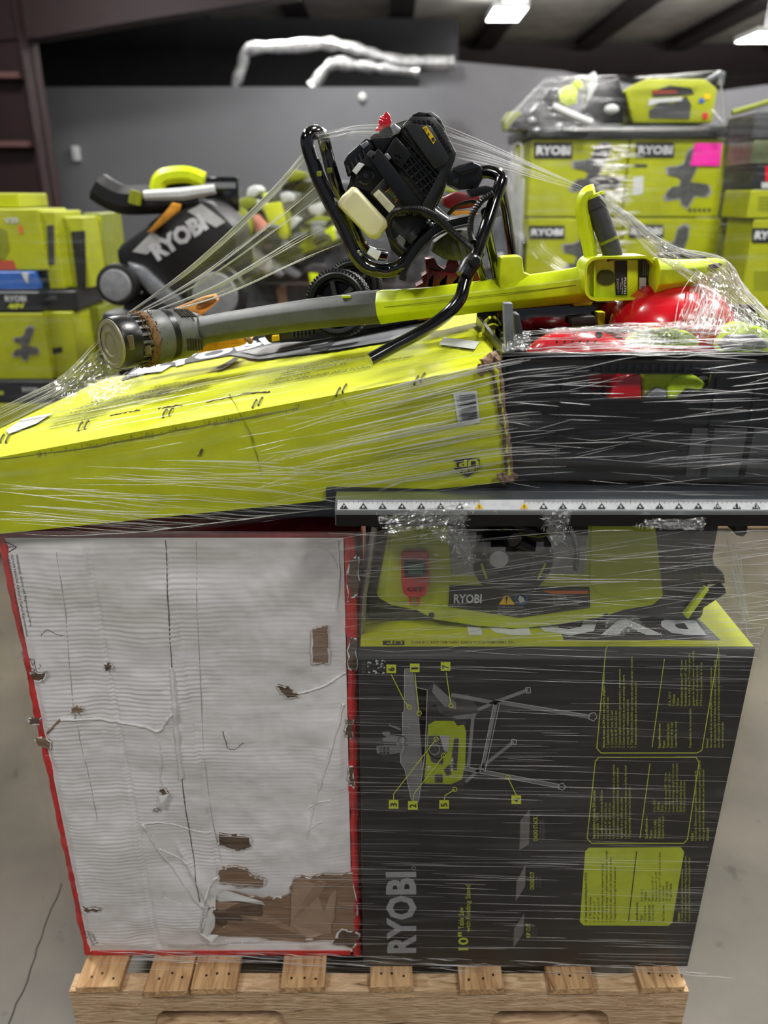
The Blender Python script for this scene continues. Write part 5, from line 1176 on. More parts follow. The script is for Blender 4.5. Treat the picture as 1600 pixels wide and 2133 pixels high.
bump_px([(1022, 440), (1040, 425), (1046, 448), (1030, 456)], 1.22, 1.23, 'cable_bracket', SILV, t, .001)

# ================================================================== BACKGROUND PALLET LOADS
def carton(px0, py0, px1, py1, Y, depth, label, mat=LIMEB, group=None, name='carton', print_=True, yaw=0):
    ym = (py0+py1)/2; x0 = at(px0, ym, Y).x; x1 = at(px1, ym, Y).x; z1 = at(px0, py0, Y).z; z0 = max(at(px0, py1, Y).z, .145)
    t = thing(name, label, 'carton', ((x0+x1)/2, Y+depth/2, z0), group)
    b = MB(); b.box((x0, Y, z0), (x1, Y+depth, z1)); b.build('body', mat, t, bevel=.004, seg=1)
    return t, (V((0, Y, 0)), V((0, -1, 0)))
def wood_base(px0, px1, Y, label):
    x0 = at(px0, 900, Y).x; x1 = at(px1, 900, Y).x
    t = thing('wooden_pallet', label, 'pallet', ((x0+x1)/2, Y+.5, 0))
    for i in range(3): b = MB(); y = Y+.02+i*.46; b.box((x0, y, .018), (x1, y+.04, .125)); b.build('stringer', WOODX, t)
    for i in range(7): b = MB(); x = x0+(x1-x0-.09)*i/6; b.box((x, Y, .125), (x+.09, Y+1.0, .143)); b.build('deck_board', WOODY, t)
saw1 = [(0, .80), (.15, .66), (.30, .66), (.36, .55), (.30, .50), (.08, .46), (.05, .34), (.30, .32), (.42, .28), (.50, .08), (.66, 0), (.80, .04), (.78, .2), (.66, .42), (.56, .58), (.75, .60), (.95, .62), (1, .74), (.9, .82), (.66, .80), (.5, 1), (.38, .95), (.34, .84), (.05, .88)]
saw0 = [(0, .62), (.1, .5), (.25, .52), (.32, .62), (.36, .40), (.30, .2), (.42, 0), (.58, .02), (.70, .15), (.72, .35), (.58, .42), (.56, .60), (.75, .52), (1, .60), (1, .82), (.62, .84), (.5, 1), (.36, .9), (.12, .80)]
def sawprint(t, pl, x0, y0, x1, y1):
    decal(t, 'saw_print_halo', pl, LGREY, [[(x0+(x1-x0)*(u+(u-.5)*.12), y0+(y1-y0)*(v+(v-.5)*.10)) for u, v in saw1]], 3)
    decal(t, 'saw_print', pl, M('saw_print_grey', (84, 84, 84), .6, nscale=60, namt=.2), [[(x0+(x1-x0)*u, y0+(y1-y0)*v) for u, v in saw1]], 6)
def logo(t, pl, x0, y0, x1, y1):
    decal(t, 'logo_tag', pl, INK, [[(x0, y0), (x1, y0), (x1, y1), (x0, y1)]], 3)
    m = (x1-x0)*.06; tpx('RYOBI', (x0+m, y1-m*1.6), (x1-m, y1-m*1.6), pl, t, WHITE, lv=6, up=(x0+m, y0+m*1.4), bold=.04)
# right hand stack
YR = 4.0
wood_base(1090, 1480, YR, 'far pallet under the tall wrapped stack of lime cartons')
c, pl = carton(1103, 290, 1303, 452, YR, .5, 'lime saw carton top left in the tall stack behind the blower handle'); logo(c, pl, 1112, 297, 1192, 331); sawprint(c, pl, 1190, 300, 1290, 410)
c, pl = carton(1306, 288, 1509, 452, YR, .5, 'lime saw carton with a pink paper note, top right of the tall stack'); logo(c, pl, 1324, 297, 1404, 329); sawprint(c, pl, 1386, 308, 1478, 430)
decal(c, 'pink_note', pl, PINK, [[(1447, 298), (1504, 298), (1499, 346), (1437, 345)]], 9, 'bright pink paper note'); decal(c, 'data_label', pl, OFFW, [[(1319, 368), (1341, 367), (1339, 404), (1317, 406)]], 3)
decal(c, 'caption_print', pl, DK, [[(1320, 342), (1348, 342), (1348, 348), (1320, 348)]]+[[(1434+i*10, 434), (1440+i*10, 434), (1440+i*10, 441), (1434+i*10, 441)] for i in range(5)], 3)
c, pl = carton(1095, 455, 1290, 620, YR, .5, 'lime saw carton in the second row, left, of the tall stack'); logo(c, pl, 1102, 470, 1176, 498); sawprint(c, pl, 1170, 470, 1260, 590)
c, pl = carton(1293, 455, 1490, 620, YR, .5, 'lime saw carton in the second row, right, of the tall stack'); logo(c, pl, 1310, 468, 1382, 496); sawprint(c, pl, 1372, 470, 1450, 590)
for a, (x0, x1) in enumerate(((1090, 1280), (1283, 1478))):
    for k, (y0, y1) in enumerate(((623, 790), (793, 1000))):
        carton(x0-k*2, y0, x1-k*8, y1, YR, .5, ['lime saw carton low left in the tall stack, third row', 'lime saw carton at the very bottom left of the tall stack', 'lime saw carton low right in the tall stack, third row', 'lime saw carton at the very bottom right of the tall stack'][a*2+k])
x0, x1 = at(1098, 270, YR).x, at(1512, 270, YR).x; zt_ = at(1300, 287, YR).z
b = MB(); b.box((x0, YR-.02, zt_+.002), (x1, YR+.6, zt_+.05)); solo('grey_lid_board', 'flat grey cardboard sheet on top of the tall stack', 'board', b, DGREY, .004)
zt_ += .05
t = thing('lime_planer_box', 'lime carton with a big printed sander on top of the tall stack', 'carton', at(1400, 255, YR-.02))
bump_px([(1303, 190), (1348, 163), (1470, 164), (1495, 185), (1484, 256), (1320, 256)], YR-.02, YR+.2, 'body', LIMEB, t, .008)
pl = (V((0, YR-.021, 0)), V((0, -1, 0)))
decal(t, 'tool_print', pl, DGREY, [[(1360, 190), (1395, 178), (1440, 184), (1446, 196), (1400, 200), (1360, 202)], [(1352, 246), (1352, 230), (1375, 214), (1402, 216), (1430, 200), (1440, 218), (1436, 248)]], 3)
decal(t, 'tool_print_red', pl, M('dull_red', (176, 74, 50), .5), [[(1358, 188), (1410, 188), (1410, 194), (1358, 196)]], 5); decal(t, 'tool_print_light', pl, OFFW, [[(1350, 222), (1352, 206), (1420, 202), (1420, 210), (1372, 214)], ], 5)
decal(t, 'colour_chips', pl, BLUE, [[(1456, 205), (1466, 205), (1466, 214), (1456, 214)]], 5); decal(t, 'colour_chips', pl, RED, [[(1462, 236), (1474, 234), (1474, 248), (1464, 248)]], 5); decal(t, 'colour_chips', pl, YEL, [[(1466, 196), (1480, 196), (1478, 206), (1466, 208)]], 5)
t = thing('lime_sander', 'lime and black orbital sander standing on the tall stack', 'tool', at(1190, 258, YR))
bump_px([(1164, 200), (1176, 180), (1196, 176), (1204, 190), (1202, 216), (1180, 222), (1166, 214)], YR, YR+.1, 'body', LIMEP, t, .01)
bump_px([(1195, 170), (1206, 164), (1216, 172), (1214, 186), (1200, 188)], YR, YR+.06, 'knob', LIMEP, t, .008)
bump_px([(1140, 190), (1160, 176), (1166, 196), (1162, 258), (1140, 262), (1132, 230)], YR, YR+.1, 'motor', BLKP, t, .01)
t = thing('dust_bag_tool', 'black tool with a pale dust bag on the tall stack', 'tool', at(1260, 262, YR))
bump_px([(1222, 218), (1226, 160), (1240, 146), (1246, 160), (1244, 216)], YR, YR+.08, 'dust_bag', OFFW, t, .01)
bump_px([(1246, 176), (1290, 160), (1302, 200), (1300, 256), (1262, 256), (1215, 232)], YR-.01, YR+.1, 'body', BLKP, t, .01)
b = MB(); b.ell(at(1274, 228, YR-.03), .035, .02, .022); b.build('lens', OFFW, t)
t = thing('black_tool_pile', 'jumble of black tool parts at the left end of the tall stack', 'tool', at(1120, 268, YR))
bump_px([(1060, 262), (1080, 240), (1110, 232), (1130, 205), (1150, 240), (1215, 244), (1220, 268), (1070, 272)], YR-.02, YR+.15, 'body', BLKP, t, .015)
for x, y in ((1108, 258), (1118, 280), (1165, 270), (1195, 275)):
    b = MB(); b.ell(at(x, y-8, YR-.03), .02, .012, .014, 12, 8); b.build('fitting', SILV, t)
b = MB(); b.tube([at(1152, 222, YR-.04), at(1190, 240, YR-.05), at(1232, 256, YR-.05)], .018, 10); b.build('pipe', OFFW, t)
t = thing('lime_offcut_box', 'small lime box at the far left end of the tall stack', 'carton', at(1075, 262, YR)); bump_px([(1050, 250), (1060, 232), (1085, 232), (1088, 262), (1052, 272)], YR+.02, YR+.12, 'body', LIMED, t, .005)
bump_px([(1464, 168), (1500, 146), (1512, 150), (1508, 178), (1496, 176), (1500, 158), (1474, 172)], YR, YR+.02, 'wire_stand', SILV, thing('wire_stand', 'pale wire stand at the top right corner of the tall stack', 'stand', at(1490, 178, YR)), .003)
# far right stack
YQ = 3.6
wood_base(1500, 1760, YQ, 'pallet under the load cut by the right edge of the photo')
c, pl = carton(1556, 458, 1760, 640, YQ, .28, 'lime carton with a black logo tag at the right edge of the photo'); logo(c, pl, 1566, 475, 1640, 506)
decal(c, 'fine_lines', pl, LIMED, [[(1570, 566+i*7), (1660, 566+i*7), (1660, 568+i*7), (1570, 568+i*7)] for i in range(6)], 3)
c, pl = carton(1560, 396, 1760, 455, YQ, .28, 'lime carton lid strip above the logo tagged one at the right edge'); decal(c, 'fine_lines', pl, LIMED, [[(1580, 410+i*8), (1680, 410+i*8), (1680, 413+i*8), (1580, 413+i*8)] for i in range(4)], 3)
c, pl = carton(1512, 470, 1550, 640, YQ+.65, .2, 'narrow lime and black carton between the two right hand stacks', LIMED); decal(c, 'black_print', pl, INK, [[(1505, 480), (1522, 480), (1518, 545), (1503+12, 545)], [(1520, 560), (1535, 500), (1540, 505), (1526, 570)]], 3)
c, pl = carton(1572, 345, 1760, 393, YQ, .28, 'black carton with red print at the right edge of the photo', BLKC); decal(c, 'red_print', pl, RED, [[(1594, 346), (1640, 346), (1640, 378), (1594, 378)]], 3); decal(c, 'white_print', pl, OFFW, [[(1586, 380), (1640, 380), (1640, 392), (1586, 392)]], 3)
c, pl = carton(1516, 345, 1568, 466, YQ+.65, .2, 'dark carton under film right of the tall stack', BLKC); decal(c, 'red_print', pl, DRED, [[(1520, 352), (1560, 350), (1560, 372), (1520, 374)]], 3)
c, pl = carton(1568, 292, 1760, 342, YQ+.1, .3, 'olive green wrapped carton right of the tall stack', M('wrapped_olive', (112, 120, 84), .4, nscale=8, namt=.2))
c, pl = carton(1572, 232, 1760, 289, YQ+.1, .3, 'grey wrapped carton at the top of the right edge load', M('wrapped_grey', (86, 86, 88), .4, nscale=8, namt=.25))
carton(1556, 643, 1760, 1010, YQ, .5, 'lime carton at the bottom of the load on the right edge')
b = MB(); b.tube([at(1525, 235, YQ), at(1570, 222, YQ), at(1640, 200, YQ)], .012, 8); solo('lime_edge_pole', 'thin lime pole lying on top of the load at the right edge', 'pole', b, LIMED)

# left stack
YL = 3.3
wood_base(-220, 190, YL, 'far pallet under the lime cartons at the left edge')
GL = None
c, pl = carton(-120, 402, 38, 433, YL+.1, .3, 'small lime box at the very top of the left hand stack')
c, pl = carton(-100, 435, 88, 563, YL, .3, 'lime trimmer carton with an orange dot at the left edge')
decal(c, 'hedge_print', pl, LIMED, [[(-10, 470), (14, 480), (20, 520), (8, 540), (-10, 540)]], 3); decal(c, 'red_band', pl, M('dull_red', (176, 74, 50), .5), [[(-90, 545), (28, 542), (36, 562), (-90, 562)]], 3); decal(c, 'orange_dot', pl, ORG_M, [[(38, 470), (46, 468), (49, 484), (40, 488)]], 3)
tpx('V20', (10, 466), (40, 464), pl, c, OFFW, lv=4, up=(10, 454), bold=.04)
c, pl = carton(-100, 566, 75, 604, YL-.02, .35, 'flat carton with a blue printed front at the left edge', BLUE); decal(c, 'pale_print', pl, OFFW, [[(44, 566), (60, 568), (58, 592), (50, 580)]], 3)
c, pl = carton(78, 566, 108, 604, YL+.05, .3, 'small dark green box beside the blue fronted carton', M('dark_green_box', (44, 66, 52), .5))
c, pl = carton(-120, 608, 84, 648, YL-.04, .4, 'low black carton with white and lime words in the left stack', BLKC); tpx('RYOBI', (12, 628), (56, 628), pl, c, OFFW, lv=3, up=(12, 616), bold=.03); tpx('40V', (18, 644), (54, 642), pl, c, LIMEI, lv=3, up=(18, 633), bold=.05)
c, pl = carton(86, 606, 160, 646, YL+.02, .4, 'black carton beside the low lettered one in the left stack', BLKC); tpx('RYOBI', (92, 628), (118, 622), pl, c, PGREY, lv=3, bold=.03)
c, pl = carton(91, 440, 124, 602, YL+.02, .3, 'slim lime carton with a dark printed spine in the left stack'); decal(c, 'spine_print', pl, DGREY, [[(98, 470), (112, 468), (114, 550), (102, 552)]], 3)
c, pl = carton(126, 452, 180, 600, YL+.1, .3, 'lime carton with a tall black panel in the left stack'); decal(c, 'black_panel', pl, INK, [[(148, 482), (178, 480), (180, 598), (162, 598)]], 3); tpx('RYOBI', (137, 520), (133, 486), pl, c, PGREY, lv=3)
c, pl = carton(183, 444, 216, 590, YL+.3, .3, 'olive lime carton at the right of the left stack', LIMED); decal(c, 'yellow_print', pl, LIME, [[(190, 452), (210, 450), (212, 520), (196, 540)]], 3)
c, pl = carton(-20, 652, 100, 790, YL-.04, .4, 'lime carton with a dark printed saw at the left edge'); sawprint(c, pl, 28, 680, 80, 750)
c, pl = carton(103, 650, 160, 790, YL, .4, 'lime carton with a black strip beside the printed saw one'); decal(c, 'black_strip', pl, INK, [[(106, 726), (130, 722), (130, 734), (108, 738)]], 3)
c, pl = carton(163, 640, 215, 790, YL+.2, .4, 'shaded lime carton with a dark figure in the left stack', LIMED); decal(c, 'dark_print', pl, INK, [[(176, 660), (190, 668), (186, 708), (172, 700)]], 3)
c, pl = carton(-60, 793, 130, 838, YL-.04, .4, 'black low carton with white words below the lime cartons', BLKC); tpx('RYOBI', (48, 816), (80, 816), pl, c, OFFW, lv=3, bold=.04); tpx('RYOBI', (-20, 822), (8, 822), pl, c, LIMEI, lv=3, bold=.04)
carton(-60, 841, 150, 960, YL-.04, .4, 'lime carton just above the big yellow box at the left')
carton(-60, 963, 150, 1150, YL-.04, .4, 'bottom carton of the left stack, hidden behind the load')

# middle pile: bagged mower with wheels
YM = 3.0
wood_base(200, 480, YM, 'pallet under the bagged mower and tools')
t = thing('bagged_mower', 'black mower with a lettered grass bag and grey wheels behind the nozzle', 'mower', at(340, 700, YM+.2))
bump_px([(235, 520), (330, 448), (395, 412), (440, 420), (490, 470), (500, 560), (470, 620), (300, 620), (250, 570)], YM, YM+.35, 'grass_bag', BLKM, t, .03)
pm = (V((0, YM-.001, 0)), V((0, -1, 0)))
tpx('RYOBI', (330, 545), (436, 476), pm, t, WHITE, lv=4, up=(312, 510), bold=.06)
for q in [[(276, 524), (318, 482), (342, 500), (306, 530)], [(390, 440), (420, 424), (470, 462), (450, 474)]]: decal(t, 'white_graphic', pm, OFFW, [q], 3)
bump_px([(262, 545), (300, 556), (345, 600), (400, 640), (380, 660), (320, 620), (280, 580)], YM-.04, YM, 'silver_guard', SILV, t, .01)
for x, y, r_ in ((247, 593, 33), (452, 614, 48)):
    p = at(x, y, YM-.05); rr = r_*(p.y*cp+(CAMZ-p.z)*sp)/F
    b = MB(); b.lathe(p, (0, -1, .1), [(-.04, rr*1.25), (0, rr*1.3), (.03, rr*1.22), (.032, rr)], 32); wh = b.build('wheel', BLKM, t)
    b = MB(); b.lathe(p+V((0, -.033, 0)), (0, -1, .1), [(0, rr*.98), (.01, rr*.9), (.014, rr*.2)], 32); b.build('wheel_cover', MGREY, wh)
bump_px([(262, 605), (480, 620), (490, 700), (480, 900), (250, 900), (240, 700)], YM+.05, YM+.4, 'deck', BLKP, t, .02)
t = thing('black_chute', 'black angled chute with a lime collar on top of the mower', 'chute', at(280, 430, YM))
b = MB(); b.tube(catmull([at(x, y, YM+.05) for x, y in ((204, 388), (225, 402), (260, 416), (330, 415), (420, 412))], 5), .055, 8); b.build('duct', BLKM, t)
b = MB(); b.tube([at(284, 398, YM-.02), at(280, 425, YM-.02)], .022, 8); b.build('lime_collar', LIMED, t)
b = MB(); b.tube([at(302, 407, YM-.06), at(380, 404, YM-.07), at(448, 394, YM-.05)], [.018, .022, .018], 8); solo('silver_bar', 'pale silver bar lying across the top of the mower', 'bar', b, OFFW)
b = MB(); b.tube(catmull([at(x, y, YM+.02) for x, y in ((328, 398), (334, 376), (352, 366), (392, 364), (425, 376))], 5), .022, 8, squash=(1, 1.4)); solo('lime_guard_hoop', 'bright lime curved guard at the top of the mower pile', 'guard', b, LIMEP)
t = thing('black_flat_panel', 'black framed flat panel behind the lime guard', 'panel', at(455, 430, YM+.3)); bump_px([(418, 368), (495, 368), (498, 440), (420, 440)], YM+.3, YM+.34, 'frame', BLKG, t, .004); bump_px([(424, 380), (490, 380), (490, 392), (424, 392)], YM+.29, YM+.30, 'silver_strip', MGREY, t, 0)
b = MB(); prism_px(b, [(352, 432), (358, 422), (376, 426), (372, 440), (320, 482), (306, 484)], YM-.03, YM-.01); solo('orange_strap', 'orange strap hanging over the black grass bag', 'strap', b, AMBER, .003)
b = MB(); prism_px(b, [(210, 650), (270, 655), (290, 690), (270, 760), (205, 750)], YM-.05, YM+.1); solo('dark_blue_bag', 'dark navy bag below the grey wheel', 'bag', b, M('navy_bag', (38, 44, 62), .5, nscale=8, namt=.2), .02)
# distant mixed load in the middle
YC = 3.8
wood_base(480, 760, YC, 'pallet under the mixed tools behind the engine frame')
ht = thing('grey_tool_heap', 'grey heap of wrapped tools filling the load behind the engine', 'heap', at(780, 1000, YC+.3))
bump_px([(485, 600), (494, 480), (515, 415), (560, 404), (600, 378), (650, 372), (780, 380), (1050, 420), (1080, 560), (1080, 1000), (485, 1000)], YC+.03, YC+.6, 'wrapped_bulk', M('heap_grey', (72, 74, 78), .5, nscale=14, rgb2=(38, 40, 44), bump=1, bscale=10), ht, .03)
for i in range(46):
    cx_, cy_ = random.uniform(495, 760), random.uniform(395, 640)
    if cx_ > 700: cx_ = random.uniform(640, 1050)
    a0 = random.uniform(0, 6.28); n_ = random.choice((4, 5, 6)); w_, h_ = random.uniform(10, 34), random.uniform(6, 18); tl = random.uniform(-.8, .8)
    q = [(cx_+math.cos(a0+k*6.283/n_)*w_*math.cos(tl)-math.sin(a0+k*6.283/n_)*h_*math.sin(tl), cy_+math.cos(a0+k*6.283/n_)*w_*math.sin(tl)+math.sin(a0+k*6.283/n_)*h_*math.cos(tl)) for k in range(n_)]
    y_ = YC-random.uniform(-.02, .10); bump_px(q, y_, YC+.06, 'wrapped_piece', random.choice((BLKP, BLKP, DGREY, MGREY, LGREY, OFFW, LIMED, BLKM, PGREY, LIMEB)), ht, .006)
items = [([(545, 425), (585, 420), (600, 480), (598, 500), (570, 495)], LIME, 'carton', 'tall lime box in the middle load'),
 ([(588, 440), (604, 440), (606, 495), (592, 496)], LIMED, 'carton', 'narrow olive box right of the tall lime one'),
 ([(617, 514), (640, 490), (698, 470), (702, 500), (660, 515), (622, 534)], LIMEP, 'tool', 'lime angled tool below the engine frame loop'),
 ([(622, 478), (648, 470), (652, 490), (632, 494)], LIMED, 'tool', 'small lime wedge above the angled lime tool'),
 ([(640, 560), (662, 556), (668, 600), (650, 610)], LIMEP, 'tool', 'lime strip just left of the tiller wheel'),
 ([(582, 404), (600, 398), (616, 406), (614, 420), (590, 424)], OFFW, 'tool', 'white round topped tool in the middle load'),
 ([(516, 392), (532, 384), (542, 396), (530, 412), (512, 410)], OFFW, 'tool', 'pale crumpled bag at the left of the middle load'),
 ([(640, 430), (670, 420), (684, 436), (666, 452), (644, 446)], OFFW, 'tool', 'pale loop shaped part left of the engine frame'),
 ([(644, 462), (680, 460), (676, 476), (648, 476)], MGREY, 'tool', 'light grey bracket in the middle load'),
 ([(590, 366), (610, 352), (636, 358), (632, 374), (600, 380)], LIMED, 'tool', 'olive green handle at the top of the middle load'),
 ([(580, 384), (612, 372), (650, 378), (640, 394), (590, 398)], BLKP, 'tool', 'black bar under the olive handle in the middle load'),
 ([(545, 406), (556, 400), (560, 414), (548, 420)], LIMEP, 'tool', 'small lime cap between the pale bag and lime box'),
 ([(520, 455), (536, 445), (568, 478), (566, 498), (556, 520), (534, 490)], SALM, 'tool', 'salmon pink curved cover in the middle load'),
 ([(515, 510), (550, 535), (600, 560), (590, 575), (530, 560), (500, 520)], PAPERL, 'tool', 'pale curved tube under the salmon cover'),
 ([(545, 555), (558, 552), (566, 566), (552, 574)], WHITE, 'tool', 'bright white cap low in the middle load'),
 ([(575, 600), (595, 590), (600, 640), (580, 650)], KRAFT, 'tool', 'brown cardboard corner above the grey tube'),
 ([(660, 590), (690, 575), (700, 600), (680, 620)], PGREY, 'tool', 'grey part right beside the tiller wheel')]
for i, (poly, m_, cat, lb) in enumerate(items):
    b = MB(); prism_px(b, poly, YC+.02*(i % 4)-.05, YC+.2); solo('boxed_part' if cat == 'carton' else 'tool_part', lb, cat, b, m_, .008)
t = thing('hose_reel', 'green and black ring shaped reel left of the salmon cover', 'reel', at(495, 500, YC))
p = at(495, 470, YC-.08); b = MB(); b.lathe(p, (0, -1, .2), [(0, .075), (.02, .078), (.04, .07), (.045, .04), (.02, .035)], 28); b.build('drum', LIMED, t); b = MB(); b.lathe(p, (0, -1, .2), [(.0, .03), (.03, .03), (.035, .01)], 20); b.build('hub', BLKP, t)
# things seen through the frame on the right
t = thing('red_wrapped_part', 'red and clear bagged part behind the ribbed cable', 'part', at(960, 440, 1.62)); bump_px([(922, 412), (950, 400), (1000, 405), (1000, 430), (945, 438), (925, 430)], 1.60, 1.64, 'body', DRED, t, .004); bump_px([(935, 440), (975, 438), (998, 446), (960, 456)], 1.60, 1.63, 'amber_label', AMBER, t, .002)
# behind: more lime cartons in the middle right gap
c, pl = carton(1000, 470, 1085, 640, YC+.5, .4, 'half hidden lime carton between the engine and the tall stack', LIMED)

# ================================================================== STRETCH FILM
t = thing('stretch_film', 'clear streaky stretch film wound around the whole load', 'wrap', (0, 1.05, .12)); sf = t
FA = film_mat('stretch_film_tight', .035, .0, 60, .5, .10)
FB = film_mat('stretch_film_taut_fan', .05, .0, 75, .8, .22, .8)
FC = film_mat('stretch_film_upper', .03, .0, 48, .8, .12)
def sheet(name, rows, nu, mat, uvs, nsub=5, wob=.0012, hole=None):
    """rows: list of polylines (lists of points) lofted across"""
    lin_ = nu > 60; n = nu; rs = []
    for r_ in rows:
        q = list(r_) if lin_ else catmull(r_, 10); d = [0]
        for i in range(1, len(q)): d.append(d[-1]+(q[i]-q[i-1]).length)
        out = []; j = 0
        for i in range(n+1):
            s = d[-1]*i/n*.99999
            while d[j+1] < s: j += 1
            out.append(q[j].lerp(q[j+1], (s-d[j])/max(1e-9, d[j+1]-d[j])))
        rs.append(out)
    cols = [catmull([r_[i] for r_ in rs], nsub) for i in range(n+1)]
    m = len(cols[0])-1
    def fn(u, v):
        i = int(round(u*n)); j = int(round(v*m)); p = cols[i][j]
        return p+V((0, wob*vn(u*6+3, v*m*1.3), wob*.5*vn(u*5, v*m)))
    b = MB(); b.grid(fn, n, m, uvs)
    if hole: b.f = [f for f in b.f if not hole(*PX(sum((b.v[k] for k in f), V((0, 0, 0)))/4))]
    return b.build(name, mat, t, ang=180, flip=False)
# lower wrap, following the front faces from pallet to the rail
def rowX(z, y, l=-.616, r=.618, back=.25):
    return [V((l-.002, y+back, z)), V((l-.004, y+.02, z)), V((l+.012, y-.002, z)), V((-.3, y-.002, z)), V((-.05, y-.003, z)), V((.3, y-.002, z)), V((r-.012, y-.002, z)), V((r+.003, y+.02, z)), V((r+.002, y+back, z))]
rows = [rowX(z, y) for z, y in ((.128, 1.078), (.20, 1.070), (.5, 1.070), (.8, 1.070), (.895, 1.070))]
sheet('lower_wrap', rows, 160, FA, (1.7, .8))
rows = [rowX(z, y) for z, y in ((.895, 1.069), (.93, 1.066), (.99, 1.045), (1.06, 1.015), (1.12, .998), (1.155, .992))]
sheet('middle_wrap', rows, 160, film_mat('stretch_film_middle', .06, .05, 50, .6, .16), (1.7, .28), hole=lambda x, y: (abs(x-1075)/95)**2+(max(0, y-1085)/62)**2 < 1+.25*math.sin(x*.21))
# upper wrap over the yellow carton and crate front
def up_row(f):
    # f 0 bottom .. 1 just above the edge
    L_ = [(-180, 1150-180*f), (0, 1118-165*f), (300, 1098-190*f), (700, 1046-225*f), (1000, 1020-262*f), (1065, 1018-275*f), (1300, 1030-305*f), (1640, 1032-300*f)]
    out = []
    for x, y in L_:
        Y = 1.028+(.0 if x > 600 else (600-x)/600*.030); Y += .012*f*(1 if x < 1045 else .5)
        out.append(at(x, y, Y-.006))
    return out
rows = [up_row(f) for f in (-.10, .1, .35, .6, .85, .985)]
sheet('upper_wrap', rows, 40, FC, (1.4, .22))
# film over the lid of the yellow carton, from its front edge back up to blower and nozzle
e = top_pl[1]
edge = [hit(x, y, top_pl)+e*.004 for x, y in ((-150, 985), (0, 950), (300, 898), (650, 835), (1015, 765))]
mid = [hit(x, y, top_pl)+e*.010 for x, y in ((-60, 900), (60, 880), (330, 830), (650, 790), (1015, 730))]
hi = [hit(-120, 900, top_pl)+e*.01, hit(60, 840, top_pl)+e*.012, hit(240, 800, top_pl)+e*.020, hit(640, 752, top_pl)+e*.022, hit(1018, 700, top_pl)+e*.02]
sheet('lid_wrap', [edge, mid, hi], 40, film_mat('stretch_film_lid', .02, .0, 40, .7, .07), (1.4, .25))
# fan of film from nozzle to engine frame
def P_(x, y, Y): return at(x, y, Y)
sheet('left_fan', [[P_(225, 680, 1.46), P_(390, 560, 1.42), P_(560, 400, 1.36), P_(650, 292, 1.30)], [P_(240, 672, 1.45), P_(420, 590, 1.42), P_(600, 480, 1.38), P_(690, 420, 1.33)], [P_(262, 668, 1.45), P_(450, 620, 1.42), P_(620, 545, 1.40), P_(735, 500, 1.34)]], 40, FB, (.6, .12), wob=.003)
sheet('left_tail', [[P_(-40, 868, 1.44), P_(60, 820, 1.46), P_(130, 782, 1.47), P_(205, 700, 1.46), P_(222, 682, 1.45)], [P_(-40, 905, 1.36), P_(60, 862, 1.38), P_(150, 826, 1.40), P_(225, 770, 1.42), P_(235, 740, 1.43)]], 40, FB, (.6, .1), wob=.004)
# top band from frame loop over the engine to the right
sheet('top_fan', [[P_(655, 276, 1.28), P_(740, 262, 1.30), P_(800, 258, 1.30), P_(860, 250, 1.30)], [P_(668, 300, 1.28), P_(740, 292, 1.30), P_(780, 288, 1.30), P_(815, 285, 1.30)]], 40, FB, (.35, .08), wob=.002)
sheet('right_fan', [[P_(915, 255, 1.30), P_(1010, 295, 1.28), P_(1120, 345, 1.24), P_(1238, 398, 1.19)], [P_(948, 330, 1.30), P_(1020, 345, 1.28), P_(1110, 370, 1.25), P_(1232, 404, 1.19)]], 40, FB, (.5, .1), wob=.003)
sheet('right_veil', [[P_(1238, 398, 1.185), P_(1300, 440, 1.18), P_(1400, 512, 1.17), P_(1508, 540, 1.17), P_(1560, 610, 1.14), P_(1640, 690, 1.10)], [P_(1252, 420, 1.18), P_(1310, 480, 1.18), P_(1370, 540, 1.17), P_(1440, 590, 1.15), P_(1500, 640, 1.12), P_(1600, 720, 1.07)]], 40, FC, (.6, .12), wob=.006)
sheet('right_veil_low', [[P_(1440, 590, 1.15), P_(1500, 620, 1.13), P_(1560, 650, 1.11), P_(1640, 690, 1.09)], [P_(1400, 690, 1.08), P_(1470, 700, 1.07), P_(1540, 720, 1.06), P_(1640, 745, 1.05)]], 40, FC, (.4, .12), wob=.006)
sheet('rim_wrap', [[P_(1046, 690, 1.15), P_(1150, 684, 1.12), P_(1300, 672, 1.09), P_(1450, 676, 1.08), P_(1640, 680, 1.08)], [P_(1040, 745, 1.048), P_(1200, 738, 1.046), P_(1350, 736, 1.045), P_(1640, 738, 1.045)]], 40, FC, (.6, .1), wob=.003)
sheet('far_fan', [[P_(1058, 440, 1.34), P_(1120, 490, 1.30), P_(1160, 530, 1.28), P_(1200, 560, 1.26)], [P_(1050, 470, 1.34), P_(1080, 500, 1.31), P_(1120, 540, 1.29), P_(1180, 575, 1.26)]], 40, FB, (.3, .08), wob=.003)
# right hand side curtain between rail and carton corner
sheet('side_curtain', [[P_(1498, 1095, 1.05), P_(1515, 1180, 1.07), P_(1530, 1260, 1.075), P_(1560, 1332, 1.08)], [P_(1530, 1095, 1.16), P_(1545, 1180, 1.15), P_(1555, 1260, 1.13), P_(1566, 1332, 1.12)]], 40, FB, (.3, .06), wob=.003)

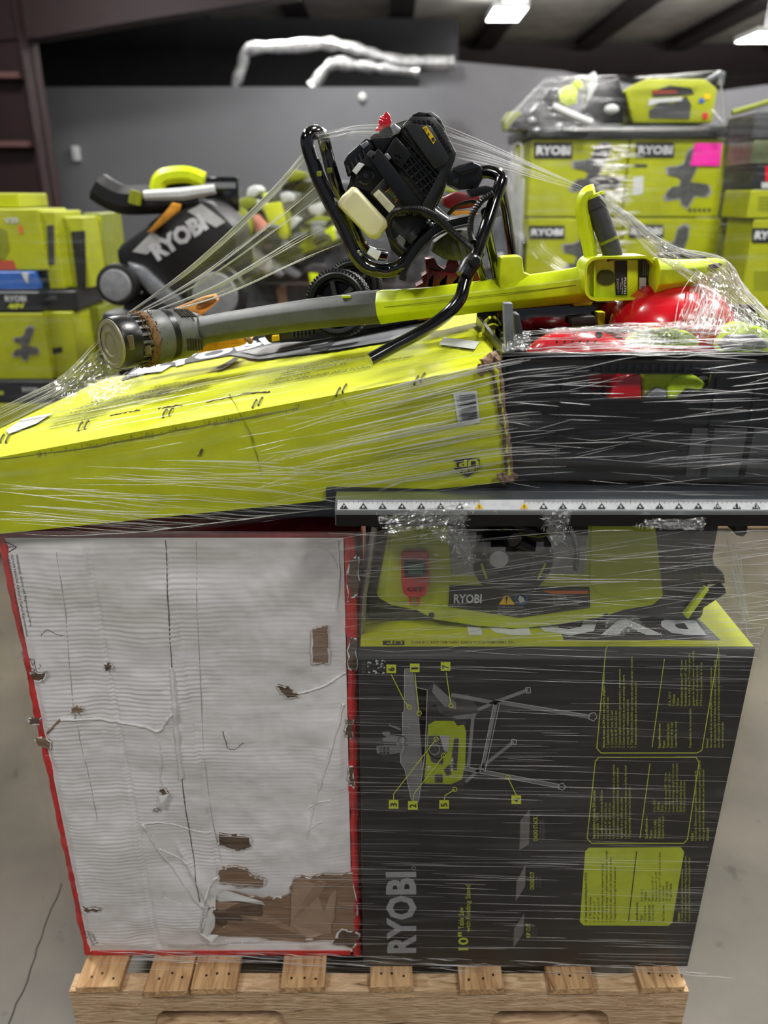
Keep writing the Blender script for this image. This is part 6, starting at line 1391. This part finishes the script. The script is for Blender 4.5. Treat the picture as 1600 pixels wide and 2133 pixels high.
# bright taut wrinkles: thin folds of film, whitened to carry the highlights
def fold_mat():
    m = bpy.data.materials.new('film_fold_highlight'); nt, N, L = nodes(m)
    for n in list(N): N.remove(n)
    out = N.new('ShaderNodeOutputMaterial'); tr = N.new('ShaderNodeBsdfTransparent'); gl = N.new('ShaderNodeBsdfGlossy'); di = N.new('ShaderNodeBsdfDiffuse')
    gl.inputs['Roughness'].default_value = .28; di.inputs[0].default_value = (.95, .96, .97, 1); gl.inputs[0].default_value = (1, 1, 1, 1)
    tl = N.new('ShaderNodeBsdfTranslucent'); tl.inputs[0].default_value = (1, 1, 1, 1)
    d = N.new('ShaderNodeMixShader'); d.inputs[0].default_value = .6; L.new(di.outputs[0], d.inputs[1]); L.new(tl.outputs[0], d.inputs[2])
    a = N.new('ShaderNodeMixShader'); a.inputs[0].default_value = .4; L.new(d.outputs[0], a.inputs[1]); L.new(gl.outputs[0], a.inputs[2])
    c = N.new('ShaderNodeMixShader'); c.inputs[0].default_value = .6; L.new(tr.outputs[0], c.inputs[1]); L.new(a.outputs[0], c.inputs[2]); L.new(c.outputs[0], out.inputs[0]); return m
FOLD = fold_mat()
def folds(name, mk, n, r0=.0003, r1=.0009, seg=5):
    b = MB()
    for i in range(n):
        pts = mk(i)
        if pts is None: continue
        q = catmull(pts, 6); m = len(q); r = random.uniform(r0, r1)
        b.tube(q, [r*math.sin(math.pi*(k+.3)/(m-.4+.6))+.00005 for k in range(m)], seg, squash=(1, .45))
    o = b.build(name, FOLD, t, ang=180, flip=False); o['kind'] = 'stuff'; return o
rnd = random.uniform
def on_front(z):
    prof = [(.12, 1.066), (.895, 1.066), (.93, 1.062), (.99, 1.041), (1.06, 1.011), (1.12, .994), (1.16, .986)]
    for i in range(len(prof)-1):
        if prof[i][0] <= z <= prof[i+1][0]:
            f = (z-prof[i][0])/(prof[i+1][0]-prof[i][0]); return prof[i][1]*(1-f)+prof[i+1][1]*f
    return 1.066
def fl_low(i):
    z = rnd(.17, .90); x = rnd(-.6, .6); l = rnd(.06, .34); s = rnd(-.03, .0); l = min(l, .6-x)
    y = on_front(z)
    return [V((x+l*k/3, y-.0015, z+s*l*k/3*2)) for k in range(4)]
folds('lower_folds', fl_low, 300, .00009, .00028)
def fl_g(i):   # cluster across the grey carton's flap seam
    x0 = rnd(340, 470); y = random.choice([rnd(1300, 1400), rnd(1440, 1480), rnd(1590, 1600), rnd(1655, 1680), rnd(1720, 1760), rnd(1835, 1860)]); l = rnd(25, 130)
    return [at(x0+l*k/3, y+l*.05*k/3, 1.064) for k in range(4)]
folds('seam_folds', fl_g, 34, .0004, .0009)
def fl_mid(i):
    z = rnd(.905, 1.155); x = rnd(-.1, .58); l = rnd(.05, .2); s = rnd(-.1, .22)
    return [V((min(.6, x+l*k/3), on_front(z)-.002+0*k, max(.9, min(1.158, z+s*l*k/3)))) for k in range(4)]
folds('middle_folds', fl_mid, 190, .0002, .0006)
def up_pt(x, f):
    r_ = [(-180, 1150-180*f), (0, 1118-165*f), (300, 1098-190*f), (700, 1046-225*f), (1000, 1020-262*f), (1065, 1018-275*f), (1300, 1030-305*f), (1640, 1032-300*f)]
    for i in range(len(r_)-1):
        if r_[i][0] <= x <= r_[i+1][0]:
            g = (x-r_[i][0])/(r_[i+1][0]-r_[i][0]); y = r_[i][1]*(1-g)+r_[i+1][1]*g; break
    else: y = r_[-1][1]
    Y = 1.028+(.0 if x > 600 else (600-x)/600*.030)+.012*f*(1 if x < 1045 else .5)
    return at(x, y, Y-.009)
def fl_up(i):
    f = rnd(.0, .97); x = rnd(480, 1560); l = rnd(50, 260); df = rnd(-.06, .10)
    return [up_pt(min(1630, x+l*k/4), max(0, min(.98, f+df*k/4))) for k in range(5)]
folds('upper_folds', fl_up, 190, .0002, .0006)
def fl_upb(i):   # broad white bundles at the right of the yellow carton
    f = random.choice([.92, .82, .66, .52, .40, .26, .14])+rnd(-.03, .03); x = rnd(640, 900); l = rnd(120, 330)
    return [up_pt(x+l*k/4, max(0, min(.98, f+.05*k/4))) for k in range(5)]
folds('bright_folds', fl_upb, 70, .0006, .0014)
def fl_upl(i):
    x = rnd(-60, 500); f = rnd(.02, .75); l = rnd(120, 420); sl = rnd(-.42, -.18)
    return [up_pt(x+l*k/4, max(-.05, min(.98, f+sl*k/4*l/300))) for k in range(5)]
folds('slanting_folds', fl_upl, 70, .00025, .0007)
def lerp2(A, B_, u): return A.lerp(B_, u)
def fl_fan(i):
    u = random.choice([0, .0, .04, .08, .3, .34, .45, .7, .75, .98])+rnd(0, .03)
    a = P_(225+37*u, 680-12*u, 1.455); m1 = P_(390+60*u, 560+60*u, 1.42); m2 = P_(560+60*u, 400+145*u, 1.36); e_ = P_(650+85*u, 292+208*u, 1.30)
    c = catmull([a, m1, m2, e_], 8); s = int(rnd(0, 6)); en = int(rnd(12, 24)) if u > .1 or rnd(0, 1) < .6 else 24
    return [c[k] for k in range(s, min(en, len(c)-1)+1, 3)]
folds('left_fan_folds', fl_fan, 60, .0006, .0026)
def fl_tfan(i):
    u = rnd(0, 1); return [P_(rnd(655, 700), 276+14*u, 1.279), P_(735, 262+18*u, 1.299), P_(790, 258+22*u, 1.299)]
def fl_tail(i):
    u = rnd(0, 1)**2; A = [P_(-40, 868+40*u, 1.36), P_(60, 820+40*u, 1.36), P_(130, 782+40*u, 1.36), P_(195, 715+50*u, 1.35), P_(218, 685+60*u, 1.34)]
    c = catmull(A, 5); s = int(rnd(0, 12)); return c[s:s+int(rnd(5, 9))]
folds('tail_folds', fl_tail, 46, .0003, .0010)
folds('top_fan_folds', fl_tfan, 14, .0003, .0009)
def fl_rfan(i):
    u = rnd(0, 1); a = rnd(0, .3); c = catmull([P_(915+33*u, 255+75*u, 1.298), P_(1010+10*u, 295+50*u, 1.278), P_(1120-10*u, 345+25*u, 1.238), P_(1238-6*u, 398+6*u, 1.188)], 8)
    return c[int(a*24):int(rnd(.6, 1)*24)+1:3]
folds('right_fan_folds', fl_rfan, 34, .0003, .0009)
def fl_rv(i):
    u = rnd(0, 1); u = u*u
    A = [P_(1238, 398, 1.183), P_(1300, 440, 1.178), P_(1400, 512, 1.168), P_(1508, 540, 1.168), P_(1560, 610, 1.138), P_(1640, 690, 1.098)]
    B_ = [P_(1252, 420, 1.178), P_(1310, 480, 1.178), P_(1370, 540, 1.168), P_(1440, 590, 1.148), P_(1500, 640, 1.118), P_(1600, 720, 1.068)]
    c = catmull([A[k].lerp(B_[k], u) for k in range(6)], 6); s = int(rnd(0, 24)); q = c[s:s+int(rnd(5, 14)):2]
    q = [p+V((rnd(-1, 1), rnd(-1, 1), rnd(-1, 1)))*.0022 for p in q]
    return q if len(q) > 2 else None
folds('right_veil_folds', fl_rv, 200, .0002, .0007)
def fl_rl(i):
    u = rnd(0, 1); A = P_(1450+190*u, 560+120*u, 1.14); B_ = P_(1400+240*u, 690+55*u, 1.07)
    m = A.lerp(B_, .5)+V((rnd(-1, 1), rnd(-1, 1), rnd(-1, 1)))*.008; s = rnd(0, .5)
    return [A.lerp(B_, s), m.lerp(B_, s*.5), B_.lerp(A, rnd(0, .3))]
folds('right_corner_folds', fl_rl, 80, .0002, .0007)
def fl_rim(i):
    u = rnd(0, 1); x = rnd(1050, 1480); l = rnd(60, 220); A = lambda x_: P_(x_, 690-22*(x_-1046)/400*(1 if x_ < 1446 else .9), 1.12-.035*(x_-1046)/400).lerp(P_(x_, 742, 1.044), u)
    return [A(min(1620, x+l*k/4))+V((0, -.003, rnd(-1, 1)*.002)) for k in range(5)]
folds('rim_folds', fl_rim, 90, .0003, .0009)
def fl_rope(i):
    c = catmull([P_(1130, 690, 1.085), P_(1230, 686, 1.08), P_(1340, 690, 1.075), P_(1420, 682, 1.07), P_(1465, 662, 1.07)], 6); s = int(rnd(0, 14))
    return [p+V((rnd(-1, 1), rnd(-1, 1), rnd(-1, 1)))*.004 for p in c[s:s+9:2]]
folds('film_rope', fl_rope, 50, .0003, .0009)
# torn ragged film hanging below the rail
def fl_rag(i):
    cx_, cy_, sx, sy = random.choice([(900, 1100, 60, 34), (940, 1130, 30, 40), (985, 1165, 14, 18), (860, 1075, 90, 14), (1135, 1090, 26, 20), (1160, 1120, 12, 14), (1370, 1095, 60, 8), (960, 1055, 20, 18), (1320, 1310, 70, 14)])
    x, y = random.gauss(cx_, sx*.6), random.gauss(cy_, sy*.6); l = rnd(6, 22); a = rnd(0, 6.28); Y = .985 if cy_ < 1200 else 1.06
    if y < 1044: return None
    return [at(x+l*math.cos(a)*k/3+rnd(-2, 2), y+l*.6*math.sin(a)*k/3+rnd(-2, 2), Y+rnd(-.003, .003)) for k in range(4)]
folds('ragged_film', fl_rag, 110, .0002, .0007)
FE = film_mat('crumpled_film', .22, .02, 30, 1.0, .25, 20)
def crumple(pts, Y, amp=.004, nu=44, nv=30, mat=FE, name='crumpled_film', pl=None):
    """a crushed patch of film spanning the quad pts (pixels) near depth Y"""
    A, B_, C_, D = [at(x, y, yy) for (x, y), yy in zip(pts, Y if isinstance(Y, (list, tuple)) else [Y]*4)]
    sd = rnd(0, 50)
    def fn(u, v):
        p = bil(A, B_, C_, D, u, v)
        h = abs(vn(u*9+sd, v*6+sd))+.6*abs(vn(u*21+sd, v*14))+.35*vn(u*44, v*30+sd)
        return p+V((amp*.4*vn(u*13, v*9+sd), -amp*h*1.6, amp*.5*vn(u*15+sd, v*11)))
    def keep(u, v):
        e_ = min(u, 1-u, v, 1-v); return e_ > .03+.12*abs(vn(u*12+sd, v*12))
    b = MB(); b.grid(fn, nu, nv, (.2, .1)); k = []
    for j in range(nv):
        for i in range(nu):
            if keep((i+.5)/nu, (j+.5)/nv): k.append(b.f[j*nu+i])
    b.f = k; o = b.build(name, mat, t, ang=22, flip=False); return o
crumple([(985, 1040), (985, 1080), (790, 1120), (780, 1072)], .985, .004)
crumple([(850, 1085), (975, 1060), (990, 1180), (960, 1150)], .987, .005)
crumple([(1120, 1060), (1200, 1055), (1175, 1120), (1150, 1150)], .987, .003)
crumple([(1330, 1080), (1480, 1075), (1470, 1105), (1340, 1100)], .987, .003)
crumple([(1250, 1290), (1330, 1280), (1360, 1315), (1260, 1325)], 1.06, .003)
crumple([(1430, 560), (1530, 560), (1600, 700), (1440, 690)], [1.165, 1.165, 1.09, 1.09], .007, 60, 50)
crumple([(1330, 480), (1400, 505), (1440, 575), (1370, 545)], [1.17, 1.17, 1.16, 1.16], .005)
crumple([(1250, 408), (1290, 430), (1345, 490), (1310, 470)], 1.175, .003)
crumple([(1280, 670), (1500, 655), (1500, 705), (1270, 708)], [1.09, 1.08, 1.07, 1.08], .006, 60, 20)
crumple([(1130, 684), (1290, 676), (1290, 700), (1130, 698)], [1.10, 1.09, 1.08, 1.09], .004)
crumple([(90, 800), (215, 712), (262, 770), (130, 850)], [1.36, 1.33, 1.36, 1.30], .006, 50, 30)
crumple([(160, 800), (300, 770), (310, 800), (190, 850)], [1.33, 1.38, 1.33, 1.25], .002, 40, 20)
crumple([(1040, 690), (1110, 686), (1110, 730), (1040, 735)], [1.1, 1.1, 1.05, 1.05], .003)
def fl_lid(i):
    x = rnd(100, 300); y = 850-.3*(x-100)+rnd(-25, 30); l = rnd(10, 50); a = rnd(-.9, .1)
    return [hit(x+l*k/3*math.cos(a)+rnd(-2, 2), y+l*k/3*math.sin(a)*.8, top_pl)+e*.013 for k in range(4)]
folds('lid_corner_folds', fl_lid, 60, .0004, .0012)
def fl_lid2(i):
    x = rnd(0, 900); u = rnd(.05, 1); y = 950-.184*x-u*(60+.05*x); l = rnd(60, 300)
    return [hit(x+l*k/3, y-.19*l*k/3, top_pl)+e*.011 for k in range(4)]
folds('lid_folds', fl_lid2, 60, .0002, .0006)
def fl_side(i):
    u = rnd(0, 1); A = P_(1498+32*u, 1098, 1.05+.1*u); B_ = P_(1558+8*u, 1330, 1.08+.03*u); s = rnd(0, .6)
    return [A.lerp(B_, s)+V((rnd(-1, 1)*.002, -.003, 0)), A.lerp(B_, s+.15)+V((rnd(-1, 1)*.003, -.003, 0)), A.lerp(B_, min(1, s+rnd(.2, .4)))+V((0, -.003, 0))]
folds('side_folds', fl_side, 40, .0004, .0011)
def fl_skirt(i):
    x = rnd(180, 1420); y = 1972+.03*(x-200)+rnd(0, 26); l = rnd(30, 140)
    return [at(x+l*k/3, y+rnd(-2, 2)+.06*l*k/3, 1.064) for k in range(4)]
folds('skirt_folds', fl_skirt, 60, .0003, .0009)
# wraps round the far loads
FD = film_mat('stretch_film_far', .03, .0, 26, .9, .14)
def far_wrap(label, px0, px1, py0, py1, Y):
    global t
    t = thing('far_film_wrap', label, 'wrap', at((px0+px1)/2, py1, Y-.05))
    sheet('film_sheet', [[at(px0-16, y, Y+.3), at(px0-6, y, Y-.03), at((px0+px1)/2, y, Y-.045), at(px1+6, y, Y-.03), at(px1+16, y, Y+.3)] for y in (py1, (py1*2+py0)/3, (py1+2*py0)/3, py0)], 40, FD, (1.6, 1.0), wob=.01)
far_wrap('glossy film around the tall stack of lime cartons at the right', 1095, 1508, 262, 640, YR-.02)
def fl_b(i):
    x = rnd(1225, 1290); y = rnd(300, 560); l = rnd(10, 60); return [at(x+l*k/2, y+rnd(-1, 1), YR-.1) for k in range(3)]
folds('glare_folds', fl_b, 170, .003, .008)  # white strands standing in for glare on the far film
folds('corner_folds', lambda i: [at(rnd(1055, 1100), y0, YR-.06) if 0 else at(1075+rnd(-18, 16), rnd(300, 620), YR-.06) for y0 in range(3)], 50, .002, .006)
def fl_cone(i):
    a, c = random.choice([((1045, 262), (1140, 160)), ((1140, 162), (1300, 160)), ((1300, 165), (1500, 152)), ((1500, 155), (1510, 265)), ((1100, 270), (1500, 268)), ((1480, 225), (1510, 262))]); s = rnd(0, .5); A = V((*a, 0)).lerp(V((*c, 0)), s); B_ = V((*a, 0)).lerp(V((*c, 0)), min(1, s+.5))
    return [at(A.x, A.y+rnd(-5, 5), YR-.06), at((A.x+B_.x)/2, (A.y+B_.y)/2+rnd(-4, 4), YR-.06), at(B_.x, B_.y+rnd(-5, 5), YR-.06)]
folds('top_cone_folds', fl_cone, 60, .002, .006)
sheet('top_cone', [[at(1045, 268, YR-.05), at(1250, 270, YR-.06), at(1512, 268, YR-.05)], [at(1135, 162, YR-.02), at(1300, 158, YR-.02), at(1505, 150, YR-.02)]], 40, FD, (1.3, .4), wob=.01)
far_wrap('glossy film around the load at the right edge of the photo', 1512, 1770, 215, 620, YQ-.02)
far_wrap('film around the lime cartons at the left edge of the photo', -110, 214, 440, 850, YL-.06)
far_wrap('film around the mixed tools in the middle distance', 500, 1060, 400, 640, YC-.06)

for o in list(bpy.data.objects):
    if '_o' in o: del o['_o']
